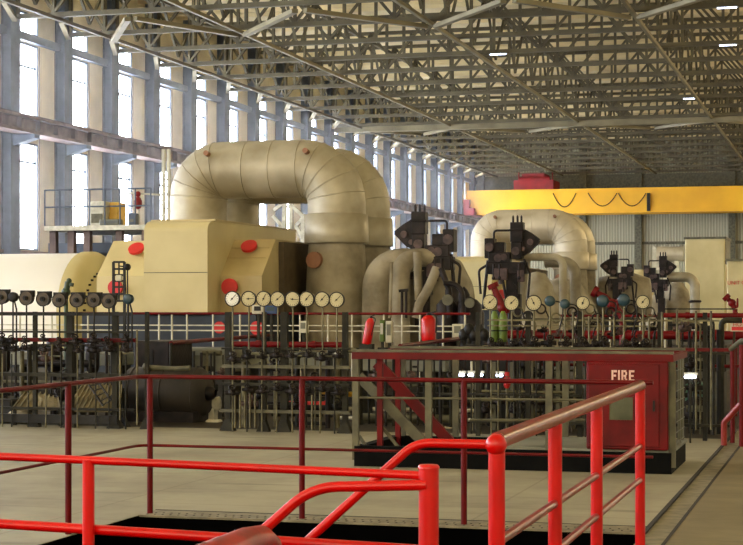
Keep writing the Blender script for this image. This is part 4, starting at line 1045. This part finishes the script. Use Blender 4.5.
sn = thing('pump_inlet', 'pale tapered pump inlet beside the dark motor drum', 'pump', (xa(210, 22.4), 22.4, 0))
c = at(203, 404, 22.2); b = MB(); b.lathe((c.x-0.02, 22.3, c.z), (1,0,0.0), [(0, 0), (0, .05), (.08, .075), (.22, .1), (.22, 0)], 16); b.build('cone', WHITE, sn)
b = MB(); b.box((c.x+0.05, 22.22, 0), (c.x+0.15, 22.38, c.z-0.06)); b.build('foot', WHITE, sn)
tag(MB().cbox(at(214, 418, 21.9)+Vector((0,0,-0.07)), (0.2, 0.16, 0.1), 0.02).build('cloth_bundle', WHITE), 'small white cloth bundle on the pump bed beside the valve rack', 'cloth')
# ribbed sloping sheet
def ribbed(label, quad, n, Y0, Y1):
    a, b_, c, d = quad
    A, B = at(a[0], a[1], Y0), at(b_[0], b_[1], Y0); D, E = at(d[0], d[1], Y1), at(c[0], c[1], Y1)
    m = MB(); m.prism([A, B, E, D], (0, 0.02, -0.03))
    for k in range(n+1):
        u = k/n; m.bar(A.lerp(B, u)+Vector((0,-0.01,0.01)), D.lerp(E, u)+Vector((0,-0.01,0.01)), 0.015, 0.03)
    r = thing('ribbed_cover', label, 'cover', ((A.x+B.x)/2, Y0, 0))
    m.build('sheet', TARP, r)
    for P_, Q_ in ((A, D), (B, E)):
      s = MB(); s.prism([(P_.x-0.02, P_.y, 0), (P_.x+0.02, P_.y, 0), (P_.x+0.02, P_.y, P_.z), (P_.x-0.02, P_.y, P_.z)], (0, 0.04, 0)); s.prism([(Q_.x-0.02, Q_.y, 0), (Q_.x+0.02, Q_.y, 0), (Q_.x+0.02, Q_.y, Q_.z-.03), (Q_.x-0.02, Q_.y, Q_.z-.03)], (0, 0.04, 0))
      s.build('leg', RACKM, r)
ribbed('ribbed grey-brown sloping cover sheet below the sixth dark gauge', [(68, 410), (118, 410), (122, 386), (84, 384)], 10, 20.6, 21.3)
ribbed('ribbed sloping cover sheet low below the third dark gauge', [(14, 408), (60, 408), (58, 398), (28, 390)], 7, 20.6, 21.3)
b = MB()
p0, p1, p2, p3 = at(89, 385, 20.85), at(103, 405.5, 20.52), at(99, 383, 20.85), at(111, 400, 20.52)
b.bar(p0, p1, 0.02); b.bar(p2, p3, 0.02)
for u in (0.05, 0.3, 0.55, 0.8, 1.0): b.bar(p0.lerp(p1, u), p2.lerp(p3, u), 0.015)
tag(b.build('step_ladder', BLACK), 'short black step ladder leaning on the ribbed sloping sheet', 'ladder')
b = MB(); b.bar(at(112, 395, 20.8), at(130, 431, 20.7), 0.05)
tag(b.build('support_strut', BLACK), 'black slanting strut standing on the floor beside the dark motor', 'strut')
b = MB(); c = at(20, 422, 20.9); b.ball((c.x, 20.9, 0.1), 0.11, 14, (1.7, 1.1, 0.95))
tag(b.build('rubble_sack', LAGW), 'pale lumpy sack on the floor below the second dark gauge', 'sack')
b = MB(); c = at(2, 424, 20.9); b.cbox((c.x, 21.0, 0.16), (0.34, 0.3, 0.32), 0.03)
tag(b.build('tool_chest', BLACK), 'black chest on the floor at the edge beneath the first dark gauge', 'chest')

# fire extinguishers, monitors, bottles
def extinguisher(px, ytop, ybot, Y, label, lean=0.0, s=1.0):
    P = at(px, ybot, Y); Q = at(px, ytop, Y); H = Q.z-P.z; R = H*0.27*s
    r = thing('fire_extinguisher', label, 'fire extinguisher', (P.x, Y, P.z))
    ax = Vector((lean, 0, 1)).normalized()
    MB().lathe(P, ax, [(0, 0), (0, R*.95), (H*.05, R), (H*.78, R), (H*.9, R*.6), (H*.94, R*.3), (H*.94, 0)], 22).build('cylinder', RED, r)
    q = P+ax*H*.94
    b = MB(); b.cyl(q, q+ax*H*.06, R*.3, 10); b.bar(q+Vector((-R*.1,0,H*.05)), q+Vector((R*1.0,-0.02,H*.12)), R*.2); b.build('valve_head', IRON, r)
    b = MB(); b.tube(fillet([q+Vector((R*.2,0,H*.03)), q+Vector((R*1.2,-R*.4,0)), P+Vector((R*1.15,-R*.5,H*.3))], R*.5, 5), R*.1, 8); b.build('hose', BLACK, r)
    return r
e1 = extinguisher(428.5, 313.5, 341, 25.6, 'fat red fire extinguisher hung on the turbine railing beside the dark valve gear')
b = MB(); p = at(428.5, 341, 25.6); b.box((p.x-0.12, 25.55, 0), (p.x+0.12, 25.75, p.z)); b.build('stand', RACKM, e1)
e2 = extinguisher(366.5, 316, 344, 25.4, 'slim red fire extinguisher leaning on the turbine railing below the big arch', 0.18, 0.62)
b = MB(); p = at(366.5, 344, 25.4); b.box((p.x-0.1, 25.35, 0), (p.x+0.1, 25.5, p.z)); b.build('stand', RACKM, e2)
def monitor(pts, Y, label, rad=0.05):
    P = [at(a, b_, Y) for a, b_ in pts]
    r = thing('fire_monitor', label, 'fire monitor', (P[-1].x, Y, 0))
    MB().tube(P, [rad*0.8]+[rad]*(len(P)-1), 12).build('barrel', REDFAR, r)
    b = MB(); b.cyl(P[0], P[0]+(P[0]-P[1]).normalized()*0.06, rad*1.5, 12); b.ball(P[len(P)//2], rad*1.5, 10); b.build('nozzle', REDFAR, r)
    q = P[-1]; MB().cyl((q.x, Y, 0), (q.x, Y, q.z), 0.035, 10).build('riser', REDFAR, r)
    b = MB(); b.ring(P[len(P)//2]+Vector((0.08,-0.05,0)), (1,0,0), 0.06, 0.012, 12, 5); b.build('hand_wheel', REDFAR, r)
monitor([(494, 288), (499, 299), (503, 308), (505, 314)], 22.2, 'slanting red fire monitor beside the first pale gauge behind the hatch')
monitor([(597, 293), (604, 297), (612, 304), (620, 313), (622, 322)], 22.4, 'red fire monitor with swollen nozzle above the FIRE cabinet')
monitor([(728, 299), (732, 303), (735, 309)], 25, 'small red fire monitor near the aisle below the lower cream cabin', 0.04)
gb = None
for i, px in enumerate((494.5, 503)):
    P = at(px, 342, 21.6); Q = at(px, 311, 21.6)
    r = thing('gas_bottle', 'lime green gas bottle behind the first pale gauge by the hatch, '+('its arch-side one' if i == 0 else 'its aisle-side one'), 'gas bottle', (P.x, 21.6, 0), 'lime green gas bottles')
    MB().lathe((P.x, 21.6, P.z), (0,0,1), [(0, 0), (0, .052), (.02, .056), (Q.z-P.z-.1, .056), (Q.z-P.z-.04, .04), (Q.z-P.z, .02), (Q.z-P.z, 0)], 18).build('cylinder', LIME, r)
    MB().box((P.x-0.04, 21.56, 0), (P.x+0.04, 21.64, P.z)).build('foot', BLACK, r)
    MB().ring((P.x, 21.6, Q.z-0.25), (0,0,1), 0.064, 0.008, 18, 5).build('strap', BLACK, r)
# small instrument boxes beside the turbine rail
def hangbox(name, label, cat, pa, pb, ya, yb, Y, m, m2, mark=None):
    A, B = at(pa, ya, Y), at(pb, yb, Y)
    r = thing(name, label, cat, ((A.x+B.x)/2, Y, B.z))
    MB().cbox(((A.x+B.x)/2, Y+0.05, (A.z+B.z)/2), (B.x-A.x, 0.1, A.z-B.z), 0.01).build('body', m, r)
    w = (B.x-A.x); h = A.z-B.z
    b = MB(); b.box((A.x+w*.2, Y-0.008, B.z+h*.35), (B.x-w*.2, Y, A.z-h*.15)); b.build('panel', m2, r)
    MB().box(((A.x+B.x)/2-0.02, Y+0.03, 0.3), ((A.x+B.x)/2+0.02, Y+0.07, B.z)).build('leg', RACKM, r)
hangbox('junction_box', 'small cream junction box with black front behind the second pale gauge', 'box', 252, 263, 305, 314, 25.8, WHITE, BLACK)
hangbox('junction_box', 'small blue junction box behind the third pale gauge', 'box', 264, 277, 305.5, 314, 25.8, BLUE, TEAL)
hangbox('instrument_box', 'pale square instrument box on the rail behind the sixth pale gauge', 'box', 299, 307, 321, 333, 26.0, WHITE, PALE)
hangbox('instrument_box', 'pale instrument box on the turbine railing beside the fat extinguisher', 'box', 452, 463, 324, 338, 25.7, WHITE, PALE)
hangbox('instrument_box', 'pale yellow-green upright box on the turbine railing before the bent elbow', 'box', 379.5, 384, 320, 342, 25.7, LIME, WHITE)
hangbox('instrument_box', 'pale upright box on the turbine railing beside the yellow-green one', 'box', 385.5, 392, 321, 343, 25.7, WHITE, PALE)
# red-disc targets on the lower casing
for i, (px, py, rad) in enumerate(((219, 327.5, .10), (256.5, 328, .115))):
    P = at(px, py, 27.2)
    r = thing('valve_wheel', 'red round valve wheel low on the nearest turbine, '+('closer to its hood' if i == 0 else 'closer to the big arch'), 'valve wheel', (P.x, 27.2, P.z), 'red valve wheels')
    MB().cyl((P.x, 27.2, P.z), (P.x, 27.25, P.z), rad, 18).build('wheel', REDDISC, r)
    MB().cyl((P.x, 27.25, P.z), (P.x, 27.5, P.z), 0.03, 8).build('spindle', IRON, r)
# black terminal frame in front of the casing
tf = thing('terminal_frame', 'black ladder-like terminal frame before the cream casing', 'frame', (xa(119, 24), 24, 0))
b = MB()
for px in (113.5, 124.5): b.bar(Vector((at(px, 262, 24).x, 24, 0.0)), at(px, 262, 24), 0.035)
for py in (262, 269, 275, 281, 287, 294, 301): b.bar(at(113.5, py, 24), at(124.5, py, 24), 0.03)
b.bar(at(119, 262, 24), at(119, 301, 24), 0.02)
b.build('frame_bars', BLACK, tf)
b = MB(); c = at(127.5, 267, 24); b.ball(c, 0.055, 10); b.tube([c, Vector((c.x, 24, 0.5))], 0.012, 6); b.bar(c, at(119, 266, 24), 0.02); b.build('indicator', BLACK, tf)
b = MB(); c = at(119, 278, 24); b.cbox(c, (0.1, 0.05, 0.09), 0.01); b.build('terminal_block', WHITE, tf)
# green valve cluster before the generator
gv = thing('relief_valve', 'dark green relief valve before the end of the white generator', 'valve', (xa(66, 23), 23, 0))
b = MB(); P = at(66, 296, 23); b.tube([(P.x, 23, 0), (P.x, 23, P.z)], 0.03, 10); b.ball(at(66, 292, 23), 0.07, 10); b.cyl(at(66, 292, 23), at(68, 282, 23), 0.045, 10); b.ball(at(69, 281, 23), 0.045, 8); b.bar(at(66, 283, 23), at(73, 285, 23), 0.05); b.build('valve_body', mat('dark_green', (52, 74, 48), rough=0.5), gv)
# dark pump group between the valve gear and the rack
pg = thing('oil_pump_group', 'dark cluster of oil pumps and pipes below the tall valve gear', 'pump', (xa(455, 27), 27, 0.42))
for (a, b_, rad) in ((447, 300, .18), (458, 305, .15), (470, 300, .2), (452, 285, .12), (464, 290, .1), (476, 308, .14)):
    P = at(a, b_, 27.6+random.random()*0.8); MB().lathe((P.x, P.y, 0.42), (0,0,1), [(0, 0), (0, rad), (P.z-.5, rad), (P.z-.42, rad*.6), (P.z-.36, 0)], 16).build('pump_barrel', IRON, pg)
b = MB(); b.tube(fillet([at(444, 283, 27.3), at(462, 285, 27.3), at(463, 316, 27.3)], 0.2, 5), 0.045, 10); b.tube(fillet([at(441, 268, 27.4), at(449, 290, 27.4), at(450, 318, 27.4)], 0.15, 5), 0.05, 10); b.build('oil_line', IRON, pg)
b = MB(); c = at(448, 300, 27.2); b.cyl(c, c+Vector((0,-0.05,0)), 0.09, 16); b.build('pump_cover', GREEN, pg); b = MB(); c = at(470, 303, 27.2); b.cyl(c, c+Vector((0,-0.05,0)), 0.08, 16); b.build('pump_cover', GREEN, pg)
ob = thing('oil_pump', 'black pump bank just behind the turbine railing near the lime bottles', 'pump', (xa(473, 25), 25, 0))
b = MB()
for k in range(5):
    P = at(464+k*5, 335-(k%2)*5, 24.8); b.ball(P, 0.085, 10, (1, 1, 1.2)); b.cyl((P.x, P.y, 0.2), P, 0.05, 8)
b.box((at(461, 345, 24.8).x, 24.6, 0), (at(488, 345, 24.8).x, 25.1, 0.95)); b.build('pump_bank', BLACK, ob)

# clutter behind the hatch
for i, (x0p, y0, x1p, y1, lab) in enumerate(((505, 432, 530, 398, 'dark slanting pipe behind the hatch, lowest of the slanting pair'), (520, 415, 545, 376, 'dark slanting pipe behind the hatch, higher of the slanting pair'))):
    A = at(x0p, y0, 21.2); B = at(x1p, y1, 21.8); A.z = 0.0
    b = MB(); b.tube([A, B], 0.04, 10); b.cyl(B, B+(B-A).normalized()*0.05, 0.06, 10)
    tag(b.build('slanting_pipe', IRON), lab, 'pipe', 'slanting pipes behind the hatch')
fr_ = thing('pipe_stand', 'olive pipe frame standing behind the hatch enclosure', 'frame', (xa(500, 21.4), 21.4, 0))
for px in (477, 494, 512, 531, 558): 
    P = at(px, 380, 21.4); MB().box((P.x-0.025, 21.38, 0), (P.x+0.025, 21.43, za(362, px, 21.4))).build('post', GREEN, fr_)
for py in (391, 400, 421): 
    A, B = at(474, py, 21.35), at(575, py, 21.35); MB().cyl((A.x, 21.35, A.z), (B.x, 21.35, A.z), 0.016, 8).build('cross_bar', PIPEO, fr_)
b = MB()
for k in range(4): P = at(485+k*14, 410-(k%2)*8, 21.35); valve(b, P, 1.4)
b.build('valve', IRON, fr_)
P = at(481.5, 360, 21.9); tag(MB().cyl((P.x, 21.3, 0), (P.x, 21.3, P.z), 0.016, 8).build('vent_pipe', WHITE), 'thin white upright pipe next to the third low tube lamp', 'pipe')
rv = thing('sprinkler_valve', 'small red sprinkler valve on a riser behind the hatch enclosure', 'valve', (xa(507, 21), 21, 0))
P = at(507, 374, 21); b = MB(); b.tube([(P.x, 21, 0), (P.x, 21, P.z)], 0.018, 8); b.build('riser', PIPEO, rv)
b = MB(); b.ball(at(507, 384, 21), 0.045, 10, (1, 1, 1.4)); b.bar(at(504, 378, 21), at(510, 378, 21), 0.03); b.cyl(at(507, 376, 21), at(507, 372, 21), 0.03, 8); b.build('valve_body', REDDISC, rv)
tag(MB().ball(at(446, 434, 21.6)+Vector((0,0,-0.02)), 0.13, 14, (1.5, 1, 0.9)).build('lagging_sack', LAGW), 'pale sack slumped on the floor behind the hatch handrail', 'sack')
tag(MB().prism([at(535, 433, 21.2), at(572, 433, 21.2), at(566, 410, 21.6)], (0, 0.05, 0)).build('sheet_offcut', IRON), 'dark triangular sheet offcut leaning behind the hatch beside the FIRE cabinet', 'sheet')
# blank bench and drum by the aisle
boxthing('tool_cabinet', 'teal and green tool cabinet beyond the corner of the FIRE cabinet', 'cabinet', 685, 712, 384, 402, 24.5, 0.6, mat('sea_green', (70, 120, 96), rough=0.5), TEAL)
dr_ = thing('cable_drum', 'dark cable drum lying near the aisle behind the FIRE cabinet', 'drum', (xa(697, 22.6), 22.6, 0))
c = at(697, 412, 22.6); b = MB(); b.lathe((c.x, 22.3, 0.2), (0,1,0), [(0, 0), (0, .2), (.05, .2), (.05, .14), (.35, .14), (.35, .2), (.4, .2), (.4, 0)], 22); b.build('reel', IRON, dr_)
b = MB(); b.lathe((c.x, 22.29, 0.2), (0,1,0), [(0, .06), (-.01, .06), (-.01, 0)], 14); b.build('hub', BLACK, dr_)
boxthing('switch_cabinet', 'dark grey switch cabinet behind the instrument pipes near the aisle', 'cabinet', 676, 726, 352, 372, 25.5, 0.8, RACKM, GREEN)
# sign
sg = thing('warning_sign', 'small red and white sign hung on the red pipes at the aisle edge', 'sign', (xa(738, 23.2), 23.2, 1.3))
A, B = at(730.5, 318.5, 23.2), at(752, 331.5, 23.2)
MB().box((A.x, 23.2, B.z), (B.x, 23.22, A.z)).build('plate', WHITE, sg)
h = A.z-B.z
MB().box((A.x+0.015, 23.19, A.z-h*.3), (B.x-0.01, 23.2, A.z-h*.06)).build('red_band', SIGNR, sg)
MB().box((A.x+0.015, 23.19, B.z+h*.08), (B.x-0.01, 23.2, B.z+h*.36)).build('red_band', SIGNR, sg)
text_mesh('HOT', 0.075, 0.002, Vector((A.x+0.03, 23.185, B.z+h*.4)), SIGNR, sg)
MB().box((A.x+0.03, 23.22, 0), (A.x+0.06, 23.25, A.z)).build('stake', RACKM, sg)
# low fluorescent lamps behind the hatch
for i, (pa, pb, py, Y) in enumerate(((457, 464.5, 375, 20.7), (468, 473.5, 375, 20.7), (476.5, 483, 375, 20.7), (496, 503, 375.5, 20.7), (683.5, 696.5, 377, 20.0))):
    A, B = at(pa, py, Y), at(pb, py, Y)
    lab = ['first small lit tube lamp glowing behind the hatch enclosure, arch end', 'second small lit tube lamp glowing behind the hatch enclosure', 'third small lit tube lamp glowing behind the hatch enclosure', 'fourth small lit tube lamp, set apart, behind the hatch enclosure', 'bright lit tube lamp just past the corner of the FIRE cabinet'][i]
    r = thing('tube_lamp', lab, 'lamp', ((A.x+B.x)/2, Y, A.z), 'low tube lamps')
    MB().tube([A, A.lerp(B, .12), A.lerp(B, .88), B], [0.008, 0.018, 0.018, 0.008], 10).build('tube', TUBE, r)
    MB().box((A.x-0.01, Y+0.02, A.z+0.02), (B.x+0.01, Y+0.06, A.z+0.05)).build('housing', WHITE, r)
    MB().box(((A.x+B.x)/2-0.01, Y+0.03, 0), ((A.x+B.x)/2+0.01, Y+0.05, A.z+0.03)).build('leg', RACKM, r)

# ------------------------------------------------------------------ camera, light, world
cam = bpy.data.cameras.new('camera'); co = bpy.data.objects.new('camera', cam); C.objects.link(co)
cam.sensor_width = 36.0; cam.lens = 36.0*F/743.0; cam.shift_y = 31.5/743.0
cam.clip_start = 0.1; cam.clip_end = 400
co.location = (0, 0, EYE); co.rotation_euler = (PI/2, 0, TH)
bpy.context.scene.camera = co
w = bpy.data.worlds.new('world'); bpy.context.scene.world = w; w.use_nodes = True
w.node_tree.nodes['Background'].inputs[0].default_value = (0.75, 0.85, 1.0, 1); w.node_tree.nodes['Background'].inputs[1].default_value = 1.0
hz = MB().box((XL+0.6, 40.0, 0.5), (-33, YE-0.6, ZC-0.6))
vm = bpy.data.materials.new('hall_haze'); vm.use_nodes = True; vn = vm.node_tree; vn.nodes.clear()
vo = vn.nodes.new('ShaderNodeOutputMaterial'); vs_ = vn.nodes.new('ShaderNodeVolumeScatter'); vs_.inputs['Density'].default_value = 0.0065; vs_.inputs['Anisotropy'].default_value = 0.75
vn.links.new(vs_.outputs[0], vo.inputs['Volume'])
ho = hz.build('haze', vm); ho['kind'] = 'stuff'; ho['label'] = 'thin dusty haze filling the turbine hall'; ho['category'] = 'haze'
# fill lamp added out of view over the near stair to brighten the rails
pdl = thing('added_fill_lamp', 'added unseen fill lamp hung over the near stair pit', 'lamp', (-1.6, 2.6, 4.6))
MB().lathe((-1.6, 2.6, 4.6), (0,0,1), [(0, .28), (.04, .28), (.2, .14), (.34, .08), (.34, 0)], 18).build('lamp_shade', LAMPM, pdl)
MB().ball((-1.6, 2.6, 4.66), 0.08, 10).build('bulb', BULB, pdl)
MB().cyl((-1.6, 2.6, 4.94), (-1.6, 2.6, ZT), 0.015, 6).build('drop_rod', LAMPM, pdl)
ld = bpy.data.lights.new('added_fill_light', 'POINT'); ld.energy = 70; ld.color = (1.0, 0.86, 0.66); ld.shadow_soft_size = 0.15
lo = bpy.data.objects.new('added_fill_light', ld); C.objects.link(lo); lo.location = (-1.6, 2.6, 4.45)

sc = bpy.context.scene
sc.view_settings.view_transform = 'Standard'; sc.view_settings.look = 'None'; sc.view_settings.gamma = 1.0
sc.view_settings.use_curve_mapping = False
sc.view_settings.exposure = 0.0
